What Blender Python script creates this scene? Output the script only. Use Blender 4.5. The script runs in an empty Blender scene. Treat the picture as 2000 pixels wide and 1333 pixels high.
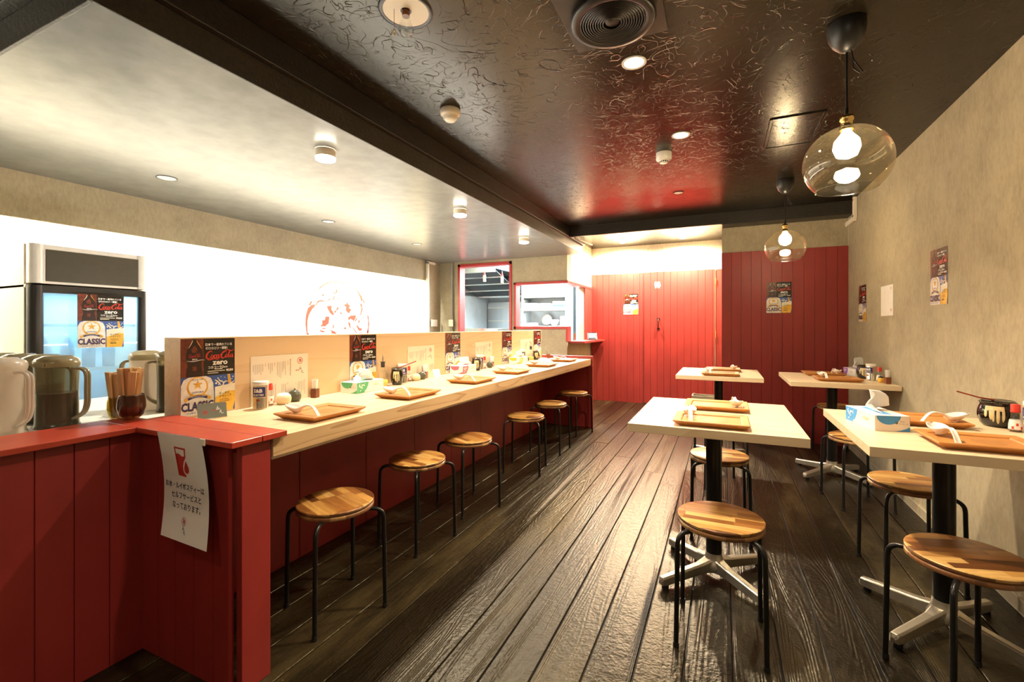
import bpy, bmesh, math, random
from mathutils import Vector, Matrix
random.seed(7)
S = bpy.context.scene
C = S.collection
PI = math.pi

# ------------------------------------------------------------------ camera
CAM_H = 1.15
cam = bpy.data.cameras.new('camera'); cam_o = bpy.data.objects.new('camera', cam); C.objects.link(cam_o)
cam.sensor_width = 36.0; cam.lens = 889.0 * 36.0 / 2000.0
cam.shift_y = -28.5 / 2000.0; cam.clip_start = 0.02
cam_o.location = (0, 0, CAM_H)
cam_o.rotation_euler = (PI / 2, 0, math.atan(412.0 / 889.0))
S.camera = cam_o

# ------------------------------------------------------------------ view, world
S.view_settings.view_transform = 'Standard'
S.view_settings.look = 'None'
S.view_settings.gamma = 1.0
S.view_settings.use_curve_mapping = False
S.view_settings.exposure = 0.66
W = bpy.data.worlds.new('world'); S.world = W; W.use_nodes = True
W.node_tree.nodes['Background'].inputs[0].default_value = (1.0, 0.93, 0.82, 1)
W.node_tree.nodes['Background'].inputs[1].default_value = 0.02

# ------------------------------------------------------------------ lights
WARM = (1.0, 0.80, 0.55)
SOFT = (1.0, 0.86, 0.68)
COOL = (0.88, 0.96, 1.0)
def light(name, kind, loc, power, color, rot=(0, 0, 0), size=0.1, size_y=None, angle=None, blend=0.5, parent=None):
    l = bpy.data.lights.new(name, kind); o = bpy.data.objects.new(name, l); C.objects.link(o)
    l.energy = power; l.color = color; o.location = loc; o.rotation_euler = rot
    if kind == 'AREA':
        l.size = size
        if size_y: l.shape = 'RECTANGLE'; l.size_y = size_y
    else:
        l.shadow_soft_size = size
    if kind == 'SPOT': l.spot_size = angle; l.spot_blend = blend
    if parent: o.parent = parent
    return o
HC = 2.315      # main ceiling
HS = 2.10       # lowered kitchen ceiling
HA = 2.37       # entrance alcove ceiling
XR = 1.09       # right wall
XB = -1.63      # face of the long beam
XK = -3.90      # wall behind the kitchen
# strip lamp hidden behind the grey fascia washes the kitchen wall
light('kitchen_tube_lamp', 'AREA', (-4.02, 2.2, 2.28), 520, (1.0, 0.96, 0.82), (0, math.radians(-8), 0), 0.12, 6.4)
light('kitchen_uplight_fill', 'AREA', (-2.5, 3.0, 1.02), 30, (1.0, 0.96, 0.86), (PI, 0, 0), 0.2, 3.8)  # unseen uplight added behind the divider to brighten the lowered ceiling
light('cooking_room_lamp', 'AREA', (-3.0, 6.7, 2.3), 260, (0.82, 0.94, 1.0), (0, 0, 0), 1.4, 1.0)
light('pass_room_lamp', 'AREA', (-2.2, 6.5, 2.05), 65, (0.82, 0.94, 1.0), (0, 0, 0), 0.5, 0.9)
light('front_fill_light', 'AREA', (0.2, -1.3, 2.2), 5, SOFT, (math.radians(38), 0, 0), 1.2, 0.5)  # unseen fill light added behind the camera, no fixture

# ------------------------------------------------------------------ materials
MATS = {}
def nt(m):
    m.use_nodes = True; t = m.node_tree; return t, t.nodes, t.links
def prin(m): return m.node_tree.nodes['Principled BSDF']
def setc(p, col, rough, metal=0.0, spec=None):
    p.inputs['Base Color'].default_value = (*col, 1); p.inputs['Roughness'].default_value = rough
    p.inputs['Metallic'].default_value = metal
    if spec is not None: p.inputs['Specular IOR Level'].default_value = spec
def coords(t, scale=(1, 1, 1), rnd=True):
    n, l = t.nodes, t.links
    tc = n.new('ShaderNodeTexCoord'); mp = n.new('ShaderNodeMapping'); mp.inputs['Scale'].default_value = scale
    if rnd:
        oi = n.new('ShaderNodeObjectInfo'); ml = n.new('ShaderNodeMath'); ml.operation = 'MULTIPLY'; ml.inputs[1].default_value = 17.0
        l.new(oi.outputs['Random'], ml.inputs[0]); l.new(ml.outputs[0], mp.inputs['Location'])
    l.new(tc.outputs['Object'], mp.inputs['Vector'])
    return mp.outputs[0]
def ramp(t, fac, stops, interp='LINEAR'):
    r = t.nodes.new('ShaderNodeValToRGB'); r.color_ramp.interpolation = interp
    e = r.color_ramp.elements
    while len(e) < len(stops): e.new(0.5)
    for i, (p, c) in enumerate(stops):
        e[i].position = p; e[i].color = (*c, 1) if len(c) == 3 else c
    t.links.new(fac, r.inputs[0]); return r.outputs[0]
def noise(t, vec, scale, detail=3, rough=0.5, dist=0.0):
    n = t.nodes.new('ShaderNodeTexNoise'); n.inputs['Scale'].default_value = scale; n.inputs['Detail'].default_value = detail
    n.inputs['Roughness'].default_value = rough; n.inputs['Distortion'].default_value = dist
    t.links.new(vec, n.inputs['Vector']); return n.outputs['Fac']
def math_(t, op, a, b=None, clamp=False):
    n = t.nodes.new('ShaderNodeMath'); n.operation = op; n.use_clamp = clamp
    for i, v in enumerate((a, b)):
        if v is None: continue
        if isinstance(v, (int, float)): n.inputs[i].default_value = v
        else: t.links.new(v, n.inputs[i])
    return n.outputs[0]
def bump(t, h, strength, dist=0.01):
    b = t.nodes.new('ShaderNodeBump'); b.inputs['Strength'].default_value = strength; b.inputs['Distance'].default_value = dist
    t.links.new(h, b.inputs['Height']); t.links.new(b.outputs[0], t.nodes['Principled BSDF'].inputs['Normal'])
def shade(c, k): return tuple(max(0.0, min(1.0, x * k)) for x in c)
def mat(name, col, rough=0.5, metal=0.0, var=0.12, scale=14.0, stretch=(1, 1, 1), bmp=0.0, spec=None, emit=None, estr=0.0, coat=0.0):
    if name in MATS: return MATS[name]
    m = bpy.data.materials.new(name); t, n, l = nt(m); p = prin(m); setc(p, col, rough, metal, spec)
    v = coords(t, stretch); f = noise(t, v, scale, 4, 0.6)
    l.new(ramp(t, f, [(0.3, shade(col, 1 - var)), (0.7, shade(col, 1 + var))]), p.inputs['Base Color'])
    if bmp: bump(t, f, bmp)
    if emit: p.inputs['Emission Color'].default_value = (*emit, 1); p.inputs['Emission Strength'].default_value = estr
    if coat: p.inputs['Coat Weight'].default_value = coat
    MATS[name] = m; return m
def wood(name, a, b, axis='Y', rough=0.42, scale=9.0, contrast=1.0, fine=0.25):
    m = bpy.data.materials.new(name); t, n, l = nt(m); p = prin(m); setc(p, a, rough)
    st = {'X': (0.09, 1, 1), 'Y': (1, 0.09, 1), 'Z': (1, 1, 0.09)}[axis]
    v = coords(t, st); f = noise(t, v, scale * 0.55, 2, 0.5, 0.8)
    rings = math_(t, 'FRACT', math_(t, 'MULTIPLY', f, 9.0))
    fi = noise(t, v, scale * 12, 3, 0.6)
    mix = math_(t, 'ADD', math_(t, 'MULTIPLY', rings, 1 - fine), math_(t, 'MULTIPLY', fi, fine))
    mid = tuple((x + y) / 2 for x, y in zip(a, b))
    col = ramp(t, mix, [(0.05, a), (0.62, tuple(x * (1 - 0.35 * contrast) + y * 0.35 * contrast for x, y in zip(a, mid))), (0.93, tuple(x * (1 - contrast) + y * contrast for x, y in zip(a, b))), (1.0, a)])
    l.new(col, p.inputs['Base Color']); bump(t, mix, 0.06, 0.004)
    MATS[name] = m; return m
def strips(name, cols, width=0.03, length=0.22, rough=0.35):
    """finger-jointed hardwood: strips of random tones along X"""
    m = bpy.data.materials.new(name); t, n, l = nt(m); p = prin(m); setc(p, cols[0], rough)
    v = coords(t, (1, 1, 1)); sep = n.new('ShaderNodeSeparateXYZ'); l.new(v, sep.inputs[0])
    row = math_(t, 'FLOOR', math_(t, 'DIVIDE', sep.outputs[1], width))
    wn = n.new('ShaderNodeTexWhiteNoise'); wn.noise_dimensions = '1D'; l.new(row, wn.inputs['W'])
    xs = math_(t, 'ADD', math_(t, 'DIVIDE', sep.outputs[0], length), math_(t, 'MULTIPLY', wn.outputs['Value'], 7.3))
    cell = n.new('ShaderNodeCombineXYZ'); l.new(math_(t, 'FLOOR', xs), cell.inputs[0]); l.new(row, cell.inputs[1])
    w2 = n.new('ShaderNodeTexWhiteNoise'); w2.noise_dimensions = '2D'; l.new(cell.outputs[0], w2.inputs['Vector'])
    base = ramp(t, w2.outputs['Value'], [(i / len(cols), c) for i, c in enumerate(cols)], 'CONSTANT')
    mp = n.new('ShaderNodeMapping'); mp.inputs['Scale'].default_value = (0.12, 1.6, 1); l.new(v, mp.inputs['Vector'])
    g = noise(t, mp.outputs[0], 55, 4, 0.65, 0.6)
    gr = ramp(t, g, [(0.3, (0.55, 0.5, 0.42)), (0.62, (1, 1, 1))])
    mx = n.new('ShaderNodeMix'); mx.data_type = 'RGBA'; mx.blend_type = 'MULTIPLY'; mx.inputs[0].default_value = 0.85
    l.new(base, mx.inputs[6]); l.new(gr, mx.inputs[7]); l.new(mx.outputs[2], p.inputs['Base Color'])
    MATS[name] = m; return m

def ceiling_mat(name, col, rough, strength, tint):
    """painted wallpaper with curled straw fibres under dark semi-gloss paint"""
    m = bpy.data.materials.new(name); t, n, l = nt(m); p = prin(m); setc(p, col, rough, 0, 0.34); p.inputs['Specular Tint'].default_value = (*tint, 1)
    v = coords(t, (1, 1, 1), False)
    tot = None
    for k, (sc, ms) in enumerate(((4.0, 5.0), (5.5, 6.0), (7.0, 7.0), (8.5, 8.0))):
        mp = n.new('ShaderNodeMapping'); mp.inputs['Location'].default_value = (k * 3.7, k * 5.1, 0); mp.inputs['Rotation'].default_value = (0, 0, k * 1.1)
        l.new(v, mp.inputs['Vector'])
        f = noise(t, mp.outputs[0], sc, 0.0, 0.5, 2.4)
        line = math_(t, 'SUBTRACT', 1.0, math_(t, 'MULTIPLY', math_(t, 'ABSOLUTE', math_(t, 'SUBTRACT', f, 0.5)), 85.0), True)
        msk = noise(t, mp.outputs[0], ms * 1.7, 2, 0.6)
        msk = math_(t, 'MULTIPLY', math_(t, 'SUBTRACT', msk, 0.50), 10.0, True)
        h = math_(t, 'MULTIPLY', line, msk)
        tot = h if tot is None else math_(t, 'MAXIMUM', tot, h)
    fine = noise(t, v, 160, 3, 0.7)
    big = noise(t, v, 9, 3, 0.6)
    hh = math_(t, 'ADD', tot, math_(t, 'ADD', math_(t, 'MULTIPLY', fine, 0.20), math_(t, 'MULTIPLY', big, 0.5)))
    bump(t, hh, strength, 0.0022)
    l.new(ramp(t, big, [(0.3, shade(col, 0.8)), (0.7, shade(col, 1.2))]), p.inputs['Base Color'])
    MATS[name] = m; return m
def wallpaper(name, col):
    m = bpy.data.materials.new(name); t, n, l = nt(m); p = prin(m); setc(p, col, 0.75)
    v = coords(t, (1, 1, 0.38), False); f = noise(t, v, 60, 6, 0.75)
    v2 = coords(t, (1, 1, 1), False); g = noise(t, v2, 4.5, 4, 0.65)
    mix = math_(t, 'ADD', math_(t, 'MULTIPLY', f, 0.6), math_(t, 'MULTIPLY', g, 0.4))
    l.new(ramp(t, mix, [(0.34, shade(col, 0.76)), (0.5, col), (0.66, shade(col, 1.2))]), p.inputs['Base Color'])
    bump(t, f, 0.12, 0.003); MATS[name] = m; return m
def floor_mat(name, seedx):
    """worn dark-stained rough-sawn boards running along Y"""
    m = bpy.data.materials.new(name); t, n, l = nt(m); p = prin(m); setc(p, (0.05, 0.04, 0.03), 0.4, 0, 0.42); p.inputs['Specular Tint'].default_value = (1.0, 0.88, 0.60, 1)
    at = n.new('ShaderNodeAttribute'); at.attribute_name = 'tone'
    sep = n.new('ShaderNodeSeparateColor'); l.new(at.outputs['Color'], sep.inputs[0]); tone = sep.outputs[0]
    v0 = coords(t, (1, 0.07, 1), False)
    off = n.new('ShaderNodeVectorMath'); off.operation = 'ADD'; cb = n.new('ShaderNodeCombineXYZ')
    l.new(math_(t, 'MULTIPLY', tone, 37.0), cb.inputs[1]); l.new(math_(t, 'MULTIPLY', tone, 11.0), cb.inputs[0]); l.new(v0, off.inputs[0]); l.new(cb.outputs[0], off.inputs[1])
    f = noise(t, off.outputs[0], 7.0, 1.5, 0.5, 0.7)
    rings = math_(t, 'FRACT', math_(t, 'MULTIPLY', f, 24.0))
    rid = math_(t, 'ABSOLUTE', math_(t, 'SUBTRACT', rings, 0.5))
    v = coords(t, (1, 0.25, 1), False); worn = noise(t, v, 2.6, 5, 0.65)
    v3 = coords(t, (1, 1, 1), False); spk = noise(t, v3, 90, 2, 0.5)
    base = ramp(t, worn, [(0.30, (0.006, 0.004, 0.0025)), (0.50, (0.013, 0.0098, 0.0048)), (0.74, (0.070, 0.054, 0.026))])
    tn = ramp(t, tone, [(0.0, (0.62, 0.58, 0.55)), (1.0, (1.25, 1.2, 1.1))])
    mx = n.new('ShaderNodeMix'); mx.data_type = 'RGBA'; mx.blend_type = 'MULTIPLY'; mx.inputs[0].default_value = 1.0
    l.new(base, mx.inputs[6]); l.new(tn, mx.inputs[7])
    m2 = n.new('ShaderNodeMix'); m2.data_type = 'RGBA'; l.new(math_(t, 'MULTIPLY', math_(t, 'SUBTRACT', spk, 0.74), 30.0, True), m2.inputs[0])
    l.new(mx.outputs[2], m2.inputs[6]); m2.inputs[7].default_value = (0.38, 0.17, 0.05, 1)
    l.new(m2.outputs[2], p.inputs['Base Color'])
    l.new(math_(t, 'ADD', math_(t, 'MULTIPLY', worn, 0.22), 0.22), p.inputs['Roughness'])
    hgt = math_(t, 'ADD', math_(t, 'MULTIPLY', rid, 0.45), math_(t, 'ADD', math_(t, 'MULTIPLY', noise(t, v3, 38, 4, 0.6), 0.8), math_(t, 'MULTIPLY', spk, 0.35)))
    bump(t, hgt, 0.7, 0.005)
    MATS[name] = m; return m
def glass_thin(name, tint, refl=1.45, rough=0.02, body=None, body_amt=0.0):
    """thin glass or plastic wall: tinted see-through plus Fresnel gloss, optionally frosted"""
    m = bpy.data.materials.new(name); t, n, l = nt(m); n.remove(n['Principled BSDF']); out = n['Material Output']
    tr = n.new('ShaderNodeBsdfTransparent'); tr.inputs[0].default_value = (*tint, 1)
    gl = n.new('ShaderNodeBsdfGlossy'); gl.inputs['Roughness'].default_value = rough; gl.inputs['Color'].default_value = (1, 1, 1, 1)
    lw = n.new('ShaderNodeLayerWeight'); lw.inputs['Blend'].default_value = 0.5
    fr = math_(t, 'ADD', math_(t, 'MULTIPLY', math_(t, 'POWER', lw.outputs['Facing'], 4.0), 0.5), 0.06)
    mx = n.new('ShaderNodeMixShader'); l.new(fr, mx.inputs[0]); last = tr.outputs[0]
    if body:
        df = n.new('ShaderNodeBsdfDiffuse'); v = coords(t, (1, 1, 1)); f = noise(t, v, 8, 3)
        l.new(ramp(t, f, [(0.3, shade(body, 0.9)), (0.7, shade(body, 1.1))]), df.inputs[0])
        tl = n.new('ShaderNodeBsdfTranslucent'); tl.inputs[0].default_value = (*body, 1)
        ad = n.new('ShaderNodeMixShader'); ad.inputs[0].default_value = 0.5; l.new(df.outputs[0], ad.inputs[1]); l.new(tl.outputs[0], ad.inputs[2])
        mb = n.new('ShaderNodeMixShader'); mb.inputs[0].default_value = body_amt; l.new(tr.outputs[0], mb.inputs[1]); l.new(ad.outputs[0], mb.inputs[2]); last = mb.outputs[0]
    l.new(last, mx.inputs[1]); l.new(gl.outputs[0], mx.inputs[2]); l.new(mx.outputs[0], out.inputs['Surface'])
    MATS[name] = m; return m
def emis(name, col, strength):
    m = bpy.data.materials.new(name); t, n, l = nt(m); n.remove(n['Principled BSDF'])
    e = n.new('ShaderNodeEmission'); e.inputs[0].default_value = (*col, 1); e.inputs[1].default_value = strength
    l.new(e.outputs[0], n['Material Output'].inputs['Surface']); MATS[name] = m; return m

M_RED = mat('red_paint', (0.285, 0.026, 0.022), 0.42, 0, 0.14, 5, (1, 1, 0.4), 0.10)
M_REDTOP = mat('red_gloss_paint', (0.48, 0.055, 0.028), 0.30, 0, 0.14, 6, (1, 0.5, 1), 0.10)
M_REDFRAME = mat('red_frame_paint', (0.42, 0.03, 0.03), 0.35, 0, 0.1, 8)
M_CEIL = ceiling_mat('black_fibre_paper', (0.012, 0.009, 0.005), 0.25, 0.65, (1.0, 0.86, 0.62))
M_SOFFIT = ceiling_mat('grey_fibre_paper', (0.17, 0.172, 0.155), 0.28, 0.07, (1, 1, 1))
M_BEAM = mat('dark_beam_paper', (0.020, 0.016, 0.012), 0.38, 0, 0.25, 60, (1, 1, 1), 0.25)
M_WALL = wallpaper('grey_washi_paper', (0.39, 0.33, 0.22))
M_FLOOR = floor_mat('dark_floor_boards', 0)
M_STRIP = mat('lit_beam_paper', (0.038, 0.030, 0.018), 0.42, 0, 0.3, 70, (1, 1, 1), 0.3)  # beam paper with lamp light put into a brighter colour
M_ALCOVE = wallpaper('cream_paper_wall', (0.74, 0.70, 0.56))
M_WHITEWALL = mat('white_wall_panel', (0.88, 0.86, 0.80), 0.5, 0, 0.03, 3)
M_OAK = wood('pale_hinoki', (0.76, 0.58, 0.36), (0.56, 0.35, 0.17), 'Y', 0.34, 6.0, 0.45)
M_OAKX = wood('pale_ash', (0.74, 0.58, 0.38), (0.54, 0.37, 0.19), 'X', 0.36, 9.0, 0.5)
M_OAKV = wood('divider_hinoki', (0.78, 0.57, 0.34), (0.60, 0.36, 0.17), 'Y', 0.42, 9.0, 0.45)
M_EDGE = wood('worktop_edge', (0.60, 0.40, 0.21), (0.30, 0.15, 0.06), 'Y', 0.42, 11.0, 0.8)
M_TRAY = wood('tray_cherry', (0.50, 0.21, 0.05), (0.34, 0.12, 0.025), 'X', 0.5, 10.0, 0.5)
M_TRAYD = mat('tray_recess_shade', (0.42, 0.17, 0.04), 0.4)
M_SEAT = strips('acacia_seat', [(0.52, 0.27, 0.08), (0.30, 0.12, 0.03), (0.74, 0.46, 0.16), (0.16, 0.06, 0.018), (0.60, 0.32, 0.09), (0.40, 0.17, 0.045), (0.68, 0.38, 0.11)], 0.033, 0.17)
M_SEATEDGE = strips('acacia_edge', [(0.40, 0.20, 0.07), (0.22, 0.10, 0.04), (0.52, 0.30, 0.12), (0.30, 0.13, 0.05)], 0.05, 0.06)
M_BLACK = mat('black_steel', (0.012, 0.011, 0.010), 0.28, 0.3, 0.1, 20)
M_BLACKP = mat('black_plastic', (0.015, 0.014, 0.013), 0.35, 0, 0.1, 20)
M_ALU = mat('polished_aluminium', (0.66, 0.62, 0.53), 0.33, 0.9, 0.06, 30)
M_STEEL = mat('stainless_steel', (0.62, 0.66, 0.68), 0.28, 1.0, 0.06, 12, (1, 1, 0.1))
M_CHROME = mat('chrome', (0.75, 0.73, 0.68), 0.12, 1.0, 0.03, 12)
M_BRASS = mat('brass', (0.75, 0.52, 0.20), 0.22, 1.0, 0.06, 20)
M_WHITE = mat('white_ceramic', (0.85, 0.81, 0.74), 0.18, 0, 0.03, 8)
M_PAPER = mat('white_paper', (0.86, 0.84, 0.80), 0.55, 0, 0.02, 8)
M_CREAM = mat('cream_paper', (0.84, 0.76, 0.62), 0.55, 0, 0.03, 8)
M_IVORY = mat('ivory_plastic', (0.80, 0.74, 0.60), 0.4, 0, 0.03, 8)
M_INK = mat('black_ink', (0.02, 0.018, 0.016), 0.5, 0, 0.1, 20)
M_REDINK = mat('red_ink', (0.52, 0.03, 0.025), 0.5, 0, 0.05, 20)
M_ORINK = mat('pale_red_ink', (0.58, 0.07, 0.035), 0.6, 0, 0.05, 20)
M_WHITEINK = mat('white_ink', (0.88, 0.87, 0.84), 0.5, 0, 0.02, 20)
M_BLUE = mat('poster_blue', (0.035, 0.10, 0.38), 0.35, 0, 0.25, 40)
M_GOLD = mat('poster_gold', (0.72, 0.40, 0.05), 0.35, 0, 0.3, 30)
M_BEER = mat('poster_beer', (0.85, 0.50, 0.06), 0.35, 0, 0.15, 30)
M_FOAM = mat('poster_foam', (0.85, 0.80, 0.66), 0.35, 0, 0.08, 30)
M_COLA = mat('poster_cola', (0.022, 0.006, 0.004), 0.3, 0, 0.4, 40)
M_COLAR = mat('poster_cola_glow', (0.16, 0.03, 0.012), 0.3, 0, 0.5, 60)
M_PBLACK = mat('poster_black', (0.018, 0.013, 0.009), 0.25, 0, 0.3, 30)
M_LABEL = mat('poster_label', (0.78, 0.76, 0.72), 0.35, 0, 0.15, 40)
M_NAVY = mat('navy_ink', (0.02, 0.025, 0.15), 0.4, 0, 0.1, 30)
M_GREY = mat('card_grey_green', (0.14, 0.15, 0.11), 0.45, 0, 0.08, 20)
M_GLAZE = mat('black_glaze', (0.010, 0.008, 0.006), 0.08, 0, 0.2, 10, spec=0.7)
M_DRIP = mat('cream_glaze', (0.66, 0.52, 0.28), 0.15, 0, 0.2, 40)
M_TEAL = mat('dark_green_glaze', (0.075, 0.08, 0.05), 0.3, 0, 0.2, 20)
M_BEIGEG = mat('beige_glaze', (0.70, 0.55, 0.34), 0.3, 0, 0.12, 20)
M_BROWN = mat('dark_brown_wood', (0.20, 0.055, 0.018), 0.3, 0, 0.2, 20)
M_LACQ = mat('red_lacquer', (0.26, 0.035, 0.012), 0.3, 0, 0.1, 20)
M_CAP = mat('red_cap', (0.66, 0.04, 0.02), 0.35, 0, 0.05, 20)
M_TISSUE = mat('tissue_paper', (0.88, 0.87, 0.84), 0.8, 0, 0.02, 10)
M_CHOP = mat('paper_wrapped_chopsticks', (0.62, 0.38, 0.17), 0.6, 0, 0.25, 60, (1, 1, 0.1))
M_DARKPAN = mat('dark_panel', (0.055, 0.047, 0.030), 0.5, 0, 0.08, 30)
M_COOLWALL = mat('blue_grey_wall', (0.46, 0.52, 0.55), 0.4, 0, 0.1, 6)
M_SEAL = mat('sealant_line', (0.55, 0.50, 0.40), 0.5, 0, 0.05, 20)
G_SHADE = glass_thin('smoked_amber_glass', (0.80, 0.72, 0.57), 1.5, 0.015, (0.8, 0.65, 0.4), 0.015)
G_CLEAR = glass_thin('clear_glass', (0.95, 0.97, 0.96), 1.45, 0.02)
G_AMBER = glass_thin('olive_glass', (0.70, 0.62, 0.30), 1.5, 0.03)
G_PLUM = glass_thin('plum_glass', (0.55, 0.36, 0.28), 1.5, 0.03)
G_FROST = glass_thin('frosted_white_plastic', (0.80, 0.76, 0.70), 1.35, 0.2, (0.80, 0.72, 0.62), 0.80)
G_SMOKE = glass_thin('smoky_plastic', (0.58, 0.55, 0.42), 1.4, 0.15, (0.34, 0.30, 0.19), 0.20)
M_TEA = mat('brown_tea', (0.045, 0.016, 0.007), 0.3, 0, 0.2, 8)
E_WARM = emis('warm_lamp_glow', (1.0, 0.84, 0.60), 38)
E_BULB = emis('bulb_glow', (1.0, 0.86, 0.62), 90)
E_SOFT = emis('soft_diffuser_glow', (1.0, 0.90, 0.70), 30)

# ------------------------------------------------------------------ mesh helpers
class MB:
    """collects shapes in one mesh"""
    def __init__(s): s.v = []; s.f = []; s.m = []; s.ms = []; s.sm = []
    def mi(s, m):
        if m not in s.ms: s.ms.append(m)
        return s.ms.index(m)
    def add(s, vs, fs, m, smooth=False):
        b = len(s.v); s.v += [tuple(v) for v in vs]; k = s.mi(m)
        for f in fs: s.f.append([i + b for i in f]); s.m.append(k); s.sm.append(smooth)
        return s
    def box(s, x0, x1, y0, y1, z0, z1, m):
        vs = [(x, y, z) for z in (z0, z1) for y in (y0, y1) for x in (x0, x1)]
        return s.add(vs, [(0, 2, 3, 1), (4, 5, 7, 6), (0, 1, 5, 4), (2, 6, 7, 3), (0, 4, 6, 2), (1, 3, 7, 5)], m)
    def taper(s, c0, sx0, sy0, c1, sx1, sy1, m):
        """box between a rectangle at c0 and one at c1 (both level)"""
        vs = []
        for (c, sx, sy) in ((c0, sx0, sy0), (c1, sx1, sy1)):
            for dy in (-1, 1):
                for dx in (-1, 1): vs.append((c[0] + dx * sx / 2, c[1] + dy * sy / 2, c[2]))
        return s.add(vs, [(0, 2, 3, 1), (4, 5, 7, 6), (0, 1, 5, 4), (2, 6, 7, 3), (0, 4, 6, 2), (1, 3, 7, 5)], m)
    def lathe(s, prof, m, n=40, c=(0, 0, 0), sx=1.0, sy=1.0, cap0=False, cap1=False):
        vs = []; fs = []
        for (r, z) in prof:
            for i in range(n):
                a = 2 * PI * i / n; vs.append((c[0] + r * sx * math.cos(a), c[1] + r * sy * math.sin(a), c[2] + z))
        for j in range(len(prof) - 1):
            for i in range(n):
                fs.append((j * n + i, j * n + (i + 1) % n, (j + 1) * n + (i + 1) % n, (j + 1) * n + i))
        s.add(vs, fs, m, True)
        if cap0: s.add([vs[i] for i in range(n)], [tuple(range(n))[::-1]], m)
        if cap1: s.add([vs[(len(prof) - 1) * n + i] for i in range(n)], [tuple(range(n))], m)
        return s
    def cyl(s, c, r, h, m, n=32, r2=None):
        r2 = r if r2 is None else r2
        return s.lathe([(r, 0), (r2, h)], m, n, c, cap0=True, cap1=True)
    def tube(s, pts, r, m, n=10, caps=True, flat=1.0):
        P = [Vector(p) for p in pts]; vs = []; fs = []; up = Vector((0, 0, 1))
        prev = None; rs = r if isinstance(r, (list, tuple)) else [r] * len(P)
        for i, p in enumerate(P):
            d = (P[min(i + 1, len(P) - 1)] - P[max(i - 1, 0)]).normalized()
            if prev is None:
                a = d.cross(up if abs(d.z) < 0.95 else Vector((1, 0, 0))).normalized()
            else:
                a = (prev - d * prev.dot(d)).normalized()
            prev = a; b = d.cross(a)
            for k in range(n):
                t = 2 * PI * k / n; vs.append(p + a * math.cos(t) * rs[i] + b * math.sin(t) * rs[i] * flat)
        for i in range(len(P) - 1):
            for k in range(n): fs.append((i * n + k, i * n + (k + 1) % n, (i + 1) * n + (k + 1) % n, (i + 1) * n + k))
        s.add(vs, fs, m, True)
        if caps:
            s.add(vs[:n], [tuple(range(n))[::-1]], m); s.add(vs[-n:], [tuple(range(n))], m)
        return s
    def poly(s, pts, m): return s.add(pts, [tuple(range(len(pts)))], m)
    def grid(s, rows, m, smooth=True):
        n = len(rows[0]); vs = [p for r in rows for p in r]
        fs = [(j * n + i, j * n + i + 1, (j + 1) * n + i + 1, (j + 1) * n + i) for j in range(len(rows) - 1) for i in range(n - 1)]
        return s.add(vs, fs, m, smooth)
    def prism(s, pts, z0, z1, m):
        n = len(pts); vs = [(x, y, z0) for x, y in pts] + [(x, y, z1) for x, y in pts]
        fs = [tuple(range(n))[::-1], tuple(range(n, 2 * n))] + [(i, (i + 1) % n, n + (i + 1) % n, n + i) for i in range(n)]
        return s.add(vs, fs, m)
    def xform(s, mx, start=0):
        for i in range(start, len(s.v)): s.v[i] = tuple(mx @ Vector(s.v[i]))
        return s
    def build(s, name, parent=None, loc=None, rot=None, bevel=0.0, seg=2, solid=0.0, fix=True):
        me = bpy.data.meshes.new(name); me.from_pydata(s.v, [], s.f)
        for m in s.ms: me.materials.append(m)
        me.polygons.foreach_set('material_index', s.m); me.polygons.foreach_set('use_smooth', s.sm); me.update()
        if fix:
            bm = bmesh.new(); bm.from_mesh(me); bmesh.ops.recalc_face_normals(bm, faces=bm.faces); bm.to_mesh(me); bm.free()
        o = bpy.data.objects.new(name, me); C.objects.link(o)
        if parent: o.parent = parent
        if loc: o.location = loc
        if rot: o.rotation_euler = rot
        if solid:
            md = o.modifiers.new('solid', 'SOLIDIFY'); md.thickness = solid; md.offset = 0
        if bevel:
            md = o.modifiers.new('bevel', 'BEVEL'); md.width = bevel; md.segments = seg; md.limit_method = 'ANGLE'; md.angle_limit = 0.7
            md.harden_normals = False
        return o
def tag(o, label=None, cat=None, group=None, kind=None):
    if label: o['label'] = label
    if cat: o['category'] = cat
    if group: o['group'] = group
    if kind: o['kind'] = kind
    return o
def thing(name, label, cat, loc=(0, 0, 0), rz=0.0, group=None):
    o = bpy.data.objects.new(name, None); C.objects.link(o); o.empty_display_size = 0.1
    o.location = loc; o.rotation_euler = (0, 0, rz); return tag(o, label, cat, group)
def dup(root, loc, rz=None, label=None, group=None):
    kids = [(o, o.parent) for o in bpy.data.objects if o.parent == root]
    r = root.copy(); C.objects.link(r); r.location = loc
    if rz is not None: r.rotation_euler = (0, 0, rz)
    if label: r['label'] = label
    if group: r['group'] = group
    for ch, _ in kids:
        c = ch.copy(); C.objects.link(c); c.parent = r
        for g in [q for q in bpy.data.objects if q.parent == ch]:
            d = g.copy(); C.objects.link(d); d.parent = c
    return r
def struct(o): o['kind'] = 'structure'; return o

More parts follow.
